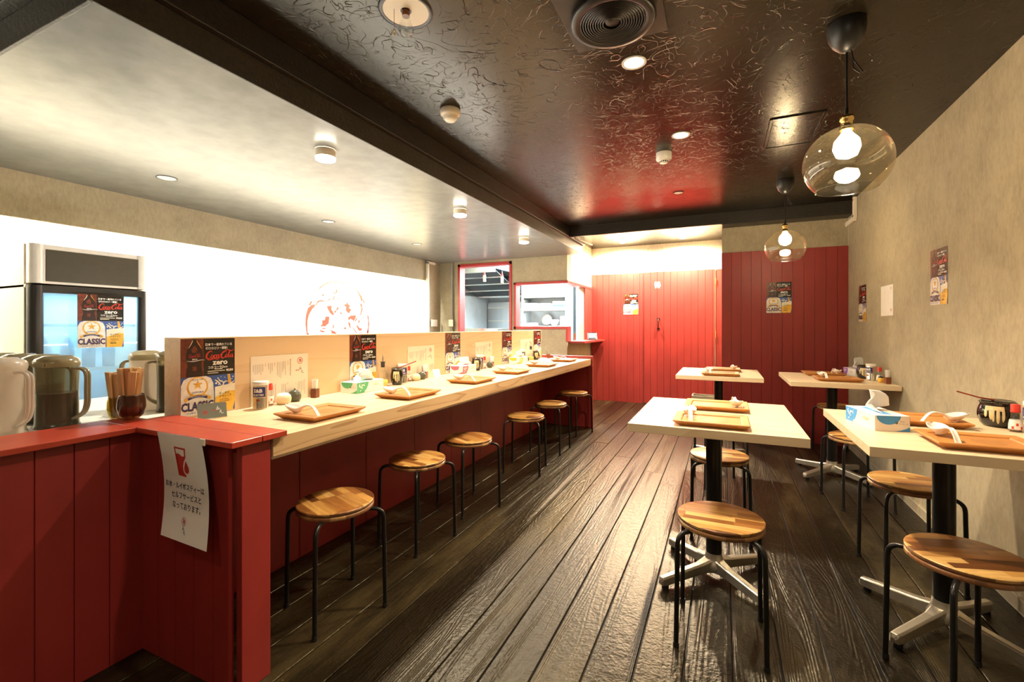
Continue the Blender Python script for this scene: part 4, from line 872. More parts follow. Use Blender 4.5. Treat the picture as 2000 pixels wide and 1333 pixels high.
def put_poster(loc, rz, label, group=None):
    global pfirst
    if pfirst: o = po; pfirst = False
    else: o = po.copy(); C.objects.link(o)
    o.location = loc; o.rotation_euler = (0, 0, rz); tag(o, label, 'poster', group); return o
for i, y in enumerate((1.195, 2.096, 3.092, 4.092, 4.905)):
    w_ = ['nearest, beside the red ledge', 'second, behind the green tissue box', 'third, behind the pink tissue box', 'fourth, behind the yellow tissue box', 'last, at the far end'][i]
    put_poster((-1.9512, y, 0.788), PI / 2, 'cola and beer poster on the wooden divider, ' + w_, 'drink posters on the divider')
put_poster((0.512, 5.3012, 1.287), 0, 'cola and beer poster on the red boards at the back right', 'drink posters on the walls')
put_poster((-1.265, 7.0108, 1.332), 0, 'cola and beer poster left of the red entrance door', 'drink posters on the walls')
put_poster((XR - 0.001, 3.293, 1.272), -PI / 2, 'cola and beer poster on the right wall, nearer and higher one', 'drink posters on the walls')
put_poster((XR - 0.001, 4.82, 1.192), -PI / 2, 'cola and beer poster on the right wall near the back corner', 'drink posters on the walls')
put_poster((-3.328, 1.418, 1.026), PI / 2, 'cola and beer poster stuck on the drinks fridge door', 'drink posters on the walls')

def make_menu(w=0.315, h=0.231, name='menu_sheet'):
    mb = MB(); F = Flat(mb); mb.box(-w / 2, w / 2, -0.0004, 0.0004, 0, h, M_CREAM)
    X = lambda u: (u - 0.5) * w
    Z = lambda v: (1 - v) * h
    crest(F, X(0.845), Z(0.15), 0.0155, M_REDINK, 2); brush(F, X(0.85), Z(0.36), 0.0145, M_INK, 2)
    F.rect(X(0.765), X(0.785), Z(0.37), Z(0.345), M_REDINK, 2); F.rect(X(0.80), X(0.82), Z(0.37), Z(0.345), M_REDINK, 2)
    rnd = random.Random(3)
    def col(u, v0, v1, m, s=0.0033):
        v = v0
        while v < v1:
            F.rect(X(u) - s / 2, X(u) + s / 2, Z(v + 0.013), Z(v), m, 2); v += 0.0215
    col(0.665, 0.12, 0.45, M_BROWN, 0.0042); F.disc(X(0.665), Z(0.115), 0.003, M_REDINK, 3, 10)
    for u, a, b, m in ((0.62, 0.13, 0.23, M_REDINK), (0.575, 0.14, 0.44, M_BROWN), (0.55, 0.14, 0.30, M_INK), (0.525, 0.14, 0.36, M_INK), (0.495, 0.15, 0.48, M_BROWN), (0.465, 0.15, 0.47, M_BROWN), (0.435, 0.15, 0.42, M_INK), (0.39, 0.15, 0.23, M_REDINK),
                       (0.345, 0.16, 0.32, M_INK), (0.315, 0.16, 0.36, M_BROWN), (0.285, 0.16, 0.28, M_INK), (0.235, 0.16, 0.21, M_REDINK), (0.19, 0.17, 0.32, M_INK), (0.16, 0.17, 0.38, M_BROWN), (0.13, 0.17, 0.33, M_INK), (0.10, 0.17, 0.35, M_BROWN), (0.07, 0.17, 0.36, M_BROWN), (0.04, 0.18, 0.29, M_INK),
                       (0.935, 0.58, 0.90, M_REDINK), (0.905, 0.60, 0.80, M_BROWN), (0.87, 0.61, 0.84, M_BROWN), (0.84, 0.61, 0.78, M_INK), (0.81, 0.62, 0.86, M_BROWN), (0.765, 0.64, 0.66, M_REDINK), (0.615, 0.60, 0.64, M_REDINK), (0.575, 0.62, 0.80, M_BROWN), (0.545, 0.62, 0.84, M_BROWN), (0.515, 0.62, 0.78, M_BROWN),
                       (0.40, 0.60, 0.86, M_REDINK), (0.36, 0.62, 0.80, M_BROWN), (0.33, 0.63, 0.84, M_BROWN)):
        col(u, a, b, m, 0.0026)
    return mb.build(name, fix=False)
mn = make_menu()
for i, (y, w_) in enumerate(((1.536, 'nearest, behind the pepper can'), (2.672, 'second, behind the oil bottle'), (3.607, 'third along'), (4.571, 'last, at the far end'))):
    o = mn if i == 0 else mn.copy()
    if i: C.objects.link(o)
    o.location = (-1.9495, y, 0.781); o.rotation_euler = (-0.0, 0, PI / 2)
    tag(o, 'cream paper menu sheet against the wooden divider, ' + w_, 'menu', 'menus along the divider')
mb = MB(); F = Flat(mb); mb.box(-0.135, 0.135, -0.0003, 0.0003, 0, 0.222, M_PAPER)
crest(F, 0.095, 0.196, 0.011, M_REDINK); brush(F, 0.088, 0.165, 0.007, M_INK)
for k in range(11):
    for j in range(6 + k % 3): F.rect(-0.11 + k * 0.018, -0.1075 + k * 0.018, 0.175 - j * 0.013, 0.183 - j * 0.013, M_ORINK if k % 4 == 0 else M_IVORY, 2)
F.rect(0.085, 0.093, 0.03, 0.05, M_ORINK, 2); F.rect(0.10, 0.108, 0.03, 0.05, M_ORINK, 2)
tag(mb.build('menu_sheet', loc=(XR - 0.001, 4.18, 1.228), rot=(0, 0, -PI / 2), fix=False), 'white paper menu pinned on the right wall between two posters', 'menu')

# water notice hanging from the red ledge
mb = MB(); w, h = 0.236, 0.318
def bend(px, py, pz):
    t = max(0.0, (h - pz) / h); return (px + 0.078 * t ** 1.3, py - 0.030 * t * t + 0.012 * math.sin(PI * t), pz - 0.006 * t * (px / w + 0.5))
rows = [[bend(-w / 2 + w * i / 8, 0, h * (1 - j / 16)) for i in range(9)] for j in range(17)]
mb.grid(rows, M_PAPER)
n0 = len(mb.v); F = Flat(mb)
T_ = lambda px, py: ((px - 46 + (py - 15) * -0.03) / 540 * w - w / 2, h - (py - 15 - (px - 46) * 0.155) / 1115 * h)
F.poly([T_(*p) for p in ((237, 186), (375, 212), (372, 232), (245, 208))], M_REDINK, 1)
F.poly([T_(*p) for p in ((237, 186), (250, 190), (272, 512), (258, 505))], M_REDINK, 1)
F.poly([T_(*p) for p in ((357, 212), (375, 212), (362, 320), (345, 330))], M_REDINK, 1)
F.poly([T_(*p) for p in ((247, 272), (275, 264), (300, 280), (325, 302), (355, 296), (362, 318), (335, 360), (322, 410), (322, 460), (335, 492), (352, 505), (348, 527), (258, 508))], M_REDINK, 1)
F.poly([T_(*p) for p in ((362, 350), (376, 390), (390, 430), (391, 465), (375, 490), (352, 487), (334, 460), (334, 425), (346, 390))], M_REDINK, 2)
F.text('お水・ルイボスティーは', -0.005, h - 0.171, 0.0215, M_INK, 2, 'C', 0.012, width=0.202)
F.text('セルフサービスと', 0.002, h - 0.2, 0.0215, M_INK, 2, 'C', 0.012, width=0.155)
F.text('なっております。', 0.004, h - 0.229, 0.0215, M_INK, 2, 'C', 0.012, width=0.145)
crest(F, -0.004, h - 0.262, 0.0105, M_REDINK); brush(F, -0.004, h - 0.286, 0.0085, M_INK)
for i in range(n0, len(mb.v)): mb.v[i] = bend(mb.v[i][0], mb.v[i][1], mb.v[i][2])
o = tag(mb.build('water_notice', loc=(-1.600, 0.8825, 0.480), fix=False), 'curling white self-service water notice with a red glass icon on the red counter', 'notice')
tag(MB().box(-0.012, 0.012, -0.003, 0.001, -0.01, 0.01, M_CREAM).build('tape', loc=(-1.474, 0.8835, 0.788)), 'scrap of cream tape beside the water notice', 'tape')

# ================================================================== FRIDGE
fr = thing('drinks_fridge', 'upright glass door drinks fridge with dark header panel by the white wall', 'fridge', (-3.60, 1.397, 0))
hw = 0.277
MB().box(-0.24, -0.20, -hw, hw, 0, 1.60, M_IVORY).box(-0.24, 0.18, -hw, -hw + 0.03, 0, 1.60, M_IVORY).box(-0.24, 0.18, hw - 0.03, hw, 0, 1.60, M_IVORY).box(-0.24, 0.20, -hw, hw, 0, 0.25, M_IVORY).box(-0.24, 0.20, -hw, hw, 1.36, 1.38, M_IVORY).build('cabinet', fr, bevel=0.004)
M_SILV = mat('silver_trim', (0.78, 0.76, 0.72), 0.3, 0.2, 0.04, 20)
MB().box(-0.20, 0.235, -hw + 0.03, hw - 0.03, 1.385, 1.60, M_SILV).lathe([(0.034, 0), (0.034, 0.215)], M_SILV, 24, (0.212, -hw + 0.034, 1.385), cap0=True, cap1=True).lathe([(0.034, 0), (0.034, 0.215)], M_SILV, 24, (0.212, hw - 0.034, 1.385), cap0=True, cap1=True).build('header', fr)
MB().box(0.2355, 0.240, -hw + 0.068, hw - 0.030, 1.398, 1.572, M_DARKPAN).build('header_panel', fr, bevel=0.001)
MB().lathe([(0.033, 0), (0.033, 1.13)], M_BLACKP, 24, (0.213, -hw + 0.033, 0.245), cap0=True, cap1=True).lathe([(0.024, 0), (0.024, 1.13)], M_BLACKP, 24, (0.213, hw - 0.024, 0.245), cap0=True, cap1=True).box(0.20, 0.238, -hw + 0.03, hw - 0.02, 1.335, 1.375, M_BLACKP).box(0.20, 0.238, -hw + 0.03, hw - 0.02, 0.245, 0.30, M_BLACKP).build('door_frame', fr)
G_COLD = glass_thin('misted_fridge_glass', (0.75, 0.90, 1.0), 1.45, 0.05, (0.62, 0.80, 0.92), 0.28)
MB().box(0.262, 0.266, -hw + 0.06, hw - 0.045, 0.30, 1.335, G_COLD).build('door_glass', fr, loc=(-0.045, 0, 0))
for z in (0.60, 0.90, 1.16):
    b = MB()
    for k in range(9): b.box(-0.19, 0.17, -0.235 + k * 0.058, -0.231 + k * 0.058, z - 0.004, z, M_WHITE)
    b.box(0.165, 0.172, -0.24, 0.24, z - 0.012, z + 0.004, M_WHITE); b.build('shelf', fr)
MB().box(-0.199, -0.195, -0.24, 0.24, 0.26, 1.35, mat('pale_blue_liner', (0.55, 0.75, 0.88), 0.4)).build('liner', fr)
light('fridge_lamp', 'AREA', (0.08, 0, 1.345), 3.2, (0.72, 0.90, 1.0), (0, 0, 0), 0.08, 0.42, parent=fr)
for i, y in enumerate((-0.16, -0.06, 0.04, 0.14)):
    b = MB().lathe([(0.0001, 0), (0.03, 0), (0.032, 0.10), (0.028, 0.14), (0.012, 0.18), (0.012, 0.205), (0.0001, 0.205)], mat('pale_bottle', (0.45, 0.62, 0.72), 0.3), 20)
    tag(b.build('fridge_bottle', loc=(-3.52, 1.397 + y, 0.90)), 'pale bottle on the fridge shelf, ' + ['first', 'second', 'third', 'fourth'][i] + ' from the left', 'bottle', 'bottles in the fridge')

# ================================================================== SELF SERVICE CORNER
def pitcher(x, y, rz, plastic, lid, label, tea=None, z=0.7795):
    t = thing('pitcher', label, 'pitcher', (x, y, z), rz, 'water and tea pitchers')
    MB().lathe([(0.0001, 0.003), (0.062, 0.003), (0.064, 0.0), (0.0655, 0.004), (0.062, 0.010), (0.061, 0.02), (0.060, 0.12), (0.063, 0.225)], plastic, 48).build('jug', t)
    if tea: MB().lathe([(0.0001, 0.005), (0.0585, 0.006), (0.0575, tea)], M_TEA, 40).lathe([(0.0575, tea), (0.0001, tea)], M_TEA, 40).build('tea', t)
    MB().lathe([(0.0645, 0.222), (0.0655, 0.232), (0.0645, 0.244), (0.059, 0.252), (0.045, 0.258), (0.040, 0.262), (0.0001, 0.2645)], lid, 48).box(-0.02, 0.02, -0.072, -0.062, 0.226, 0.236, lid).build('lid', t)
    for dy in (-0.006, 0.006):
        pts = smooth([(0.062, dy, 0.212), (0.092, dy, 0.214), (0.112, dy, 0.196), (0.113, dy, 0.14), (0.112, dy, 0.085), (0.098, dy, 0.050), (0.064, dy, 0.030)], 5)
        if dy < 0: hm = MB()
        hm.tube(pts, 0.0065, lid, 10, flat=0.8)
    hm.build('handle', t)
    return t
M_SMOKELID = glass_thin('smoky_lid', (0.5, 0.45, 0.35), 1.4, 0.15, (0.42, 0.36, 0.22), 0.8)
RA = math.radians(24.8)
pitcher(-2.250, 0.680, RA - 0.1, G_FROST, G_FROST, 'frosted white plastic pitcher at the left edge')
pitcher(-2.243, 0.823, RA, G_SMOKE, M_SMOKELID, 'smoky grey pitcher half full of brown tea, in front of its row', 0.125)
pitcher(-2.380, 0.835, RA, G_SMOKE, M_SMOKELID, 'smoky pitcher directly behind the half-full tea pitcher', 0.15)
pitcher(-2.516, 0.815, RA, G_SMOKE, M_SMOKELID, 'smoky pitcher third in the row at the left', 0.15)
pitcher(-2.652, 0.800, RA, G_SMOKE, M_SMOKELID, 'smoky pitcher farthest back in the row at the left', 0.15)
pitcher(-2.345, 1.165, RA + PI, G_FROST, M_SMOKELID, 'pale pitcher behind the chopstick glasses')
pitcher(-2.207, 1.200, RA + PI + 0.1, G_SMOKE, M_SMOKELID, 'dark tea filled pitcher beside the end of the divider', 0.20)
ch0 = None
for gi, (x, y, z, r, G, nm) in enumerate(((-2.030, 0.957, 0.8003, 0.044, G_PLUM, 'plum tinted'), (-2.175, 0.985, 0.7795, 0.040, G_AMBER, 'olive tinted'))):
    g = MB().lathe([(0.0001, 0.002), (0.022, 0.001), (r * 0.85, 0.016), (r, 0.045), (r * 0.97, 0.070), (r * 0.86, 0.092), (r * 0.86, 0.0935), (r * 0.93, 0.070), (r * 0.955, 0.045), (r * 0.80, 0.019), (0.0001, 0.006)], G, 40)
    tag(g.build('tumbler', loc=(x, y, z)), nm + ' round glass full of paper wrapped chopsticks', 'glass')
    rd = random.Random(5 + gi); n = 24
    for k in range(n):
        a = 2 * PI * k / n + rd.random() * 0.3; rr = r * (0.72, 0.45, 0.2)[k % 3]
        if ch0 is None: ch0 = MB().taper((0, 0, 0), 0.015, 0.005, (0, 0, 0.182), 0.026, 0.008, M_CHOP).build('chopsticks', bevel=0.0006); o = ch0
        else: o = ch0.copy(); C.objects.link(o)
        o.location = (x + rr * 0.75 * math.cos(a), y + rr * 0.75 * math.sin(a), z + 0.009)
        o.rotation_euler = (-0.10 * math.sin(a) * (1.1 if gi else 0.8), 0.10 * math.cos(a) * (1.1 if gi else 0.8), a + PI / 2)
        o.scale = (1, 1, 0.92 + 0.10 * rd.random())
        tag(o, 'paper wrapped chopsticks in the ' + nm + ' glass', 'chopsticks', 'chopsticks in the ' + nm + ' glass')

# ================================================================== CONDIMENTS
def wrap(mb, n0, r, cx=0.0, cy=0.0):
    for i in range(n0, len(mb.v)):
        x, y, z = mb.v[i]; a = x / r; R_ = r + 0.0003 - y
        mb.v[i] = (cx + R_ * math.sin(a), cy - R_ * math.cos(a), z)
def can(x, y, z, rz, label):
    t = thing('pepper_can', label, 'can', (x, y, z), rz, 'pepper cans'); r = 0.0315
    m = MB().lathe([(0.0001, 0.0), (r, 0.0), (r + 0.0006, 0.002), (r, 0.004), (r, 0.110), (r * 0.985, 0.112)], M_CHROME2, 48); n0 = len(m.v); F = Flat(m)
    for k in range(10): F.rect(-0.030 + k * 0.006, -0.024 + k * 0.006, 0.055, 0.098, M_NAVY, 1)
    for k in range(10): F.rect(-0.030 + k * 0.006, -0.024 + k * 0.006, 0.100, 0.103, M_BEIGEG, 1); F.rect(-0.030 + k * 0.006, -0.024 + k * 0.006, 0.051, 0.053, M_BEIGEG, 1)
    F.text('S&B', 0, 0.075, 0.022, M_WHITEINK, 2, 'C', 0.03, width=0.036)
    F.text('SELECTED', 0, 0.060, 0.011, M_FOAM, 2, 'C', 0.02, width=0.046)
    F.disc(0, 0.040, 0.006, M_BROWN, 1, 14, 1.3)
    for k in range(3): F.rect(-0.022, 0.0, 0.024 - k * 0.005, 0.0255 - k * 0.005, M_NAVY, 1); F.rect(0.0, 0.022, 0.024 - k * 0.005, 0.0255 - k * 0.005, M_NAVY, 1)
    wrap(m, n0, r); m.build('can_body', t, fix=False)
    MB().lathe([(r * 1.02, 0.106), (r * 1.03, 0.114), (r * 1.02, 0.121), (r * 0.95, 0.1225), (0.0001, 0.1225)], M_WHITE, 40).build('lid', t)
    return t
M_CHROME2 = mat('brushed_can', (0.80, 0.76, 0.66), 0.2, 1.0, 0.05, 30)
def redbottle(x, y, z, rz, label):
    t = thing('spice_bottle', label, 'bottle', (x, y, z), rz, 'red capped spice bottles')
    m = MB().lathe([(0.0001, 0.001), (0.018, 0.0), (0.0195, 0.006), (0.0185, 0.03), (0.013, 0.055), (0.012, 0.075)], G_CLEAR, 28).lathe([(0.0001, 0.003), (0.0165, 0.003), (0.0165, 0.02), (0.0001, 0.02)], M_BROWN, 24)
    m.lathe([(0.0198, 0.010), (0.0192, 0.028), (0.0162, 0.046)], M_WHITE, 28); n0 = len(m.v)
    F = Flat(m)
    for k in range(5):
        F.rect(-0.024 + k * 0.012, -0.018 + k * 0.012, 0.012 + (k % 2) * 0.012, 0.022 + (k % 2) * 0.012, M_CAP, 2)
    wrap(m, n0, 0.0195); m.build('glass_body', t, fix=False)
    MB().lathe([(0.0001, 0.104), (0.012, 0.104), (0.0135, 0.102), (0.0135, 0.078), (0.0145, 0.074), (0.012, 0.073)], M_CAP, 24).build('cap', t); return t
def lidpot(x, y, z, r, h, m1, m2, label, cat='pot', grp=None):
    t = thing('condiment_pot', label, cat, (x, y, z), 0, grp)
    MB().lathe([(0.0001, 0), (r * 0.7, 0.0), (r * 0.95, h * 0.2), (r, h * 0.45), (r * 0.92, h * 0.66), (r * 0.80, h * 0.70)], m1, 36).build('bowl', t)
    MB().lathe([(r * 0.86, h * 0.68), (r * 0.84, h * 0.74), (r * 0.55, h * 0.86), (r * 0.14, h * 0.90), (r * 0.11, h * 0.93), (r * 0.17, h * 0.97), (r * 0.12, h), (0.0001, h)], m2, 36).build('lid', t); return t
def holder(x, y, z, label, rz=0.2):
    t = thing('toothpick_holder', label, 'toothpick holder', (x, y, z), rz, 'toothpick holders')
    MB().box(-0.015, 0.015, -0.015, 0.015, 0, 0.046, M_BROWN).box(-0.012, 0.012, -0.012, 0.012, 0.046, 0.0462, M_INK).build('cup', t, bevel=0.0015)
    b = MB(); rd = random.Random(int(y * 100))
    for k in range(26):
        a = rd.random() * 6.28; rr = rd.random() * 0.009; b.taper((rr * math.cos(a), rr * math.sin(a), 0.03), 0.005, 0.003, (rr * 1.7 * math.cos(a), rr * 1.7 * math.sin(a), 0.088 + rd.random() * 0.008), 0.006, 0.003, M_TISSUE)
    o = b.build('toothpicks', t); o['kind'] = 'stuff'; return t
def jar(x, y, z, r, h, label, handle=None, rz=0.0):
    t = thing('glazed_jar', label, 'jar', (x, y, z), rz, 'black glazed jars')
    prof = [(0.0001, 0), (r * 0.70, 0), (r * 0.86, h * 0.12), (r, h * 0.40), (r * 0.99, h * 0.58), (r * 0.90, h * 0.76), (r * 0.84, h * 0.84), (r * 0.90, h * 0.90), (r * 0.92, h * 0.93), (r * 0.86, h * 0.95)]
    MB().lathe(prof, M_GLAZE, 48).build('body', t)
    MB().lathe([(r * 0.86, h * 0.945), (r * 0.80, h * 0.99), (r * 0.74, h * 0.97), (r * 0.4, h * 0.955), (r * 0.2, h * 0.99), (r * 0.12, h * 1.0), (0.0001, h)], M_GLAZE, 40).tube([(r * 0.885 * math.cos(a), r * 0.885 * math.sin(a), h * 0.93) for a in [2 * PI * i / 32 for i in range(33)]], 0.0012, M_BEIGEG, 6, False).build('lid', t)
    def rad(q):
        for (r0, z0), (r1, z1) in zip(prof, prof[1:]):
            if z0 <= q <= z1 and z1 > z0: return r0 + (r1 - r0) * (q - z0) / (z1 - z0)
        return r
    d = MB()
    for base in (-PI / 2 - 0.45,):
        for off, ww, ln in ((-0.42, 0.13, 0.42), (-0.30, 0.17, 0.17), (-0.17, 0.12, 0.52), (-0.05, 0.12, 0.58), (0.05, 0.16, 0.15), (0.18, 0.14, 0.64), (0.31, 0.17, 0.17), (0.43, 0.12, 0.56)):
            rows = []
            for j in range(9):
                q = h * 0.80 - (h * ln) * j / 8; wj = ww * (1.0 if j < 7 else (0.9 if j == 7 else 0.35))
                rows.append([((rad(q) + 0.0012 + 0.0008 * (1 - abs(k - 2) / 2)) * math.cos(base + off + wj * (k - 2) / 4 * 1.15), (rad(q) + 0.0012 + 0.0008 * (1 - abs(k - 2) / 2)) * math.sin(base + off + wj * (k - 2) / 4 * 1.15), q) for k in range(5)])
            d.grid(rows, M_DRIP)
    d.build('glaze_drips', t)
    if handle:
        a, ln = handle; c_, s_ = math.cos(a), math.sin(a)
        hm = MB().tube([(x + r * 0.15 * c_, y + r * 0.15 * s_, z + h * 0.99), (x + r * 0.9 * c_, y + r * 0.9 * s_, z + h * 1.05), (x + (r + ln) * c_, y + (r + ln) * s_, z + h + ln * 0.42)], 0.0030, M_LACQ, 10)
        tag(hm.build('ladle'), 'red lacquer ladle handle sticking out of the ' + label.split(' with ')[0], 'ladle')
    return t
def oil(x, y, z, label):
    t = thing('oil_bottle', label, 'bottle', (x, y, z), 0, 'oil bottles')
    MB().lathe([(0.0001, 0.003), (0.030, 0.002), (0.032, 0.008), (0.032, 0.075), (0.026, 0.095), (0.013, 0.125), (0.012, 0.135)], G_CLEAR, 36).build('bottle_glass', t)
    MB().lathe([(0.0001, 0.006), (0.0305, 0.006), (0.0305, 0.040), (0.0001, 0.040)], M_BEER, 32).build('oil', t)
    MB().lathe([(0.0115, 0.118), (0.0125, 0.148), (0.018, 0.152), (0.0001, 0.153)], M_BLACKP, 20).build('stopper', t)
    MB().tube([(0, 0, 0.150), (0, 0, 0.185), (0.003, -0.001, 0.200)], 0.0042, M_CHROME, 10).build('pourer', t); return t
def tissue_box(x, y, z, rz, ink, label, pk=0.0, boxm=None, mk=1.0):
    w, L, h = 0.115, 0.225, 0.060; bm_ = boxm or M_PAPER
    t = thing('tissue_box', label, 'tissue box', (x, y, z), rz, 'tissue boxes')
    m = MB().box(-w / 2, w / 2, -L / 2, L / 2, 0, h, bm_)
    def side(n0, kind):
        for i in range(n0, len(m.v)):
            a, b, c_ = m.v[i]
            if kind == 'S': m.v[i] = (a, -L / 2 + b, c_)
            elif kind == 'L': m.v[i] = (-w / 2 + b, -a, c_)
            else: m.v[i] = (w / 2 - b, a, c_)
    n0 = len(m.v); F = Flat(m)
    F.poly([(-0.052 + 0.0 + 0.040 + 0.040 * math.cos(a), h - 0.001 + 0.033 * math.sin(a)) for a in [PI + PI * i / 18 for i in range(19)]], ink, 1)
    F.disc(0.014, 0.034, 0.0052, M_GREY, 1, 14); F.text('elleair', 0.024, 0.037, 0.0075, M_GREY, 1, 'L'); F.text('エリエール', 0.022, 0.028, 0.0068, M_INK, 1, 'L', 0.005, width=0.030)
    F.poly([(w / 2 - 0.0005, 0.001)] + [(w / 2 - 0.0005, 0.020)] + [(w / 2 - 0.050 + 0.0495 * math.cos(a) * 1.0 - 0.0, 0.001 + 0.018 * math.sin(a)) for a in [0.5 * PI * i / 8 for i in range(9)]][::-1][:0] + [(w / 2 - 0.012, 0.012), (w / 2 - 0.030, 0.005), (w / 2 - 0.050, 0.001)], ink, 1)
    side(n0, 'S')
    for kind in ('L', 'R'):
        n0 = len(m.v); F = Flat(m); e = -1 if kind == 'L' else 1
        q = [(-L / 2 + 0.0005, 0.001), (-L / 2 + 0.0005, h - 0.001), (-L / 2 + 0.095, h - 0.001), (-L / 2 + 0.092, h * 0.7), (-L / 2 + 0.080, h * 0.35), (-L / 2 + 0.058, 0.001)]
        F.poly(q, ink, 1)
        for k in range(22):
            rd = random.Random(k); F.disc(-L / 2 + 0.012 + rd.random() * 0.055, 0.008 + rd.random() * 0.045, 0.0018 + rd.random() * 0.002, M_PAPER if k % 2 else M_LABEL, 2, 9)
        F.text('elleair', L / 2 - 0.085, h * 0.52, 0.018, M_GOLD, 1, 'L'); F.rect(L / 2 - 0.07, L / 2 - 0.035, h * 0.36, h * 0.39, M_LABEL, 1)
        side(n0, kind)
    m.add([(-0.017, -0.085, h + 0.0004), (0.017, -0.085, h + 0.0004), (0.017, 0.085, h + 0.0004), (-0.017, 0.085, h + 0.0004)], [(0, 1, 2, 3)], ink)
    m.build('carton', t, bevel=0.0006, seg=1, fix=False)
    # pulled-up tissue: a folded sheet rising from the slot
    rows = []
    for j in range(13):
        v = j / 12; row = []
        for i in range(17):
            u = i / 16; fold = math.sin(u * PI * 3 + pk) * 0.010 * (0.4 + v)
            wid = 0.058 * (1 - v) ** 0.55 * (1.25 if u > 0.5 else 1.0) + 0.004
            peak = 0.072 * v * (1 - 0.55 * abs(u - 0.42 - 0.2 * math.sin(pk)) ** 1.0 * 1.6) * mk
            yy = (u - 0.5) * 2 * wid + 0.030 * v * v * (1 if u > 0.55 else -0.4) * math.cos(pk * 0.5)
            row.append((fold + yy * 1.0 * min(1.0, v * 2.5), yy * (1 - 0.6 * min(1.0, v * 2.0)), h - 0.002 + max(0.0, peak)))
        rows.append(row)
    o = MB().grid(rows, M_TISSUE).build('tissue', t, solid=0.0008)
    return t
CZ = 0.7802
can(-1.893, 1.388, CZ, 0.55, 'silver pepper can on the counter before the nearest menu')
redbottle(-1.922, 1.453, CZ, 0.6, 'red capped spice bottle beside the nearest pepper can')
lidpot(-1.900, 1.510, CZ, 0.035, 0.060, M_BEIGEG, M_WHITE, 'round beige pot with a white lid before the nearest menu')
lidpot(-1.918, 1.588, CZ, 0.030, 0.063, M_TEAL, M_TEAL, 'dark green lidded pot before the nearest menu')
holder(-1.922, 1.715, CZ, 'toothpick holder right of the nearest menu')
tissue_box(-1.878, 2.012, CZ, 0.04, mat('green_print', (0.08, 0.42, 0.20), 0.5), 'green printed tissue box at the second poster', 0.3)
oil(-1.905, 2.215, CZ, 'clear oil bottle with a steel pourer right of the green tissue box')
jar(-1.880, 2.318, CZ, 0.040, 0.108, 'black glazed jar beside the clear oil bottle', (math.radians(55), 0.085), 1.0)
can(-1.915, 2.420, CZ, 0.55, 'silver pepper can behind the black jar at the second menu')
redbottle(-1.925, 2.492, CZ, 0.6, 'red capped spice bottle at the second menu')
lidpot(-1.905, 2.545, CZ, 0.033, 0.052, M_BEIGEG, M_BEIGEG, 'beige pot with a dark rim before the second menu')
lidpot(-1.910, 2.625, CZ, 0.027, 0.058, M_TEAL, M_TEAL, 'dark green lidded pot before the second menu')
holder(-1.930, 2.690, CZ, 'toothpick holder at the second menu')
tissue_box(-1.890, 3.150, CZ, 0.03, mat('pink_print', (0.62, 0.13, 0.20), 0.5), 'pink printed tissue box at the third poster', 1.2)
jar(-1.880, 3.345, CZ, 0.040, 0.108, 'black glazed jar beside the pink tissue box', (math.radians(120), 0.03), 1.0)
can(-1.905, 3.450, CZ, 0.55, 'silver pepper can at the third menu')
redbottle(-1.910, 3.540, CZ, 0.6, 'red capped spice bottle at the third menu')
lidpot(-1.900, 3.625, CZ, 0.028, 0.058, M_TEAL, M_TEAL, 'dark green lidded pot at the third menu')
holder(-1.925, 3.72, CZ, 'toothpick holder at the third menu')
tissue_box(-1.885, 4.225, CZ, 0.03, mat('yellow_print', (0.72, 0.50, 0.04), 0.5), 'yellow printed tissue box at the fourth poster', 2.0)
can(-1.92, 4.40, CZ, 0.55, 'silver pepper can at the last menu'); lidpot(-1.90, 4.475, CZ, 0.027, 0.056, M_TEAL, M_TEAL, 'dark green lidded pot at the last menu')
oil(-1.905, 4.60, CZ, 'clear oil bottle at the last menu')
jar(-1.885, 4.70, CZ, 0.038, 0.10, 'black glazed jar at the last poster', (math.radians(120), 0.03), 1.0)
redbottle(-1.915, 4.79, CZ, 0.6, 'red capped spice bottle at the last poster')
holder(-1.915, 4.86, CZ, 'toothpick holder at the last poster')
# card stands
def card(x, y, z, rz, label, m, w=0.10, h=0.062, art=True):
    t = thing('card_stand', label, 'card stand', (x, y, z), rz)
    MB().box(-w / 2, w / 2, -0.03, 0.022, 0, 0.0015, G_CLEAR).add([(-w * 0.36, 0.006, 0.0015), (w * 0.36, 0.006, 0.0015), (w * 0.36, 0.040, 0.092), (-w * 0.36, 0.040, 0.092)], [(0, 1, 2, 3)], G_CLEAR).build('acrylic_stand', t)
    b = MB().box(-w / 2, w / 2, -0.0003, 0.0003, 0, h, m); F = Flat(b)
    if art: crest(F, -w * 0.24, h * 0.40, 0.009, M_REDINK); brush(F, w * 0.20, h * 0.48, 0.013, M_WHITEINK); F.rect(0.0, 0.012, h * 0.48, h * 0.53, M_REDINK, 2)
    b.build('card', t, loc=(0, -0.026, 0.003), rot=(-0.42, 0, 0), fix=False); return t
card(-1.878, 1.160, CZ, math.radians(68), 'grey green name card on a clear stand at the counter corner', M_GREY)
card(-1.900, 2.775, CZ, math.radians(70), 'clear stand with a pale card beyond the second menu', M_PAPER, 0.06, 0.06, False)
card(-1.84, 4.96, CZ, math.radians(50), 'small dark card stand at the far end of the counter', M_BROWN, 0.05, 0.05, False)
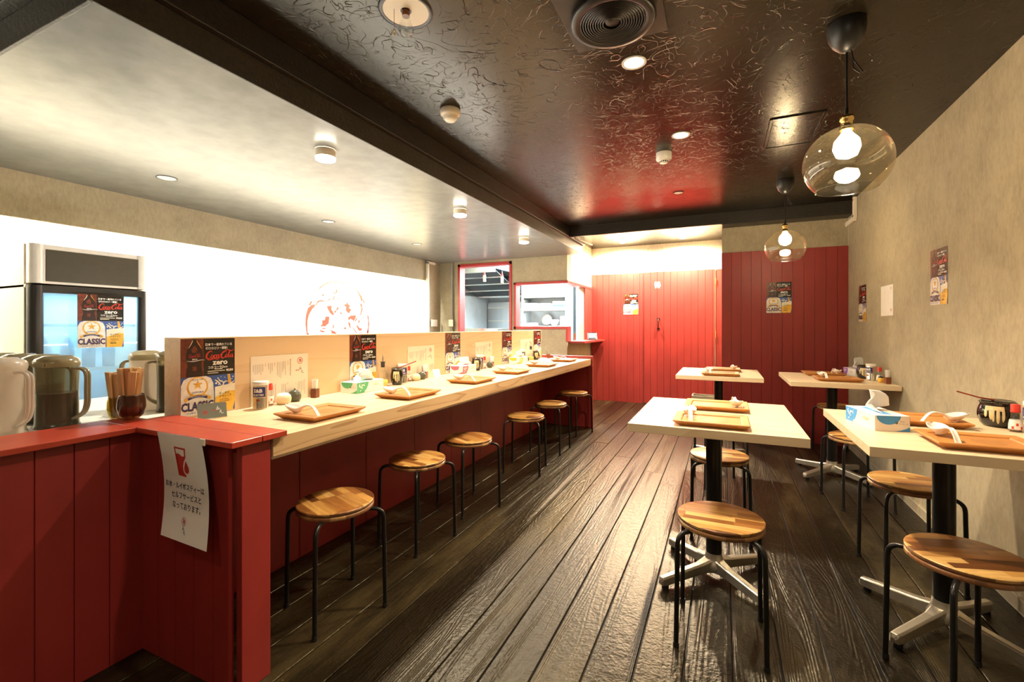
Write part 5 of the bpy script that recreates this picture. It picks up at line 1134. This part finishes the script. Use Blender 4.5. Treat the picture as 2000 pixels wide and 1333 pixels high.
# wall side tables
TZ = 0.7502
tissue_box(0.560, 2.285, TZ, 0.21, mat('sky_blue_print', (0.06, 0.30, 0.68), 0.5), 'blue printed tissue box on the near right table', 0.2, mat('beige_white_print', (0.84, 0.76, 0.68), 0.5, 0, 0.02), 1.25)
jar(1.000, 2.475, TZ, 0.060, 0.105, 'black glazed jar with cream drips on the near right table', (math.radians(170), 0.06), -0.1)
redbottle(1.008, 2.372, TZ, 0.3, 'red capped spice bottle beside the big black jar on the near right table')
can(1.042, 2.325, TZ, -0.95, 'silver pepper can at the near right table by the wall')
lidpot(1.045, 2.255, TZ, 0.028, 0.060, M_TEAL, M_TEAL, 'dark green lidded pot at the near right table by the wall')
tissue_box(0.985, 4.510, TZ, 0.15, mat('purple_print', (0.33, 0.10, 0.48), 0.5), 'purple printed tissue box on the far right table', 0.9, None, 1.3)
jar(0.985, 4.30, TZ, 0.052, 0.105, 'black glazed jar with cream drips on the far right table', None, 0.1)
can(0.995, 4.175, TZ, -0.9, 'silver pepper can on the far right table')
redbottle(1.030, 4.115, TZ, 0.2, 'red capped spice bottle on the far right table')
lidpot(1.020, 4.045, TZ, 0.02, 0.05, M_BEER, M_INK, 'small yellow labelled bottle on the far right table', 'bottle')
holder(1.040, 3.975, TZ, 'toothpick holder on the far right table')

# umbrella crate by the door
cr = thing('slatted_crate', 'grey slatted wooden crate standing by the entrance door', 'crate', (-0.22, 6.45, 0))
M_CRATE = mat('weathered_wood', (0.36, 0.32, 0.24), 0.7, 0, 0.3, 30, (0.2, 1, 1))
b = MB()
for z in (0.03, 0.11, 0.19): b.box(-0.14, 0.14, -0.10, -0.09, z, z + 0.06, M_CRATE).box(-0.14, 0.14, 0.09, 0.10, z, z + 0.06, M_CRATE).box(-0.15, -0.14, -0.10, 0.10, z, z + 0.06, M_CRATE).box(0.14, 0.15, -0.10, 0.10, z, z + 0.06, M_CRATE)
b.box(-0.14, 0.14, -0.09, 0.09, 0.01, 0.02, M_CRATE); b.build('slats', cr)
for sx in (-1, 1):
    for sy in (-1, 1): MB().box(sx * 0.13 - 0.009, sx * 0.13 + 0.009, sy * 0.08 - 0.009, sy * 0.08 + 0.009, 0, 0.26, M_CRATE).build('corner_post', cr)
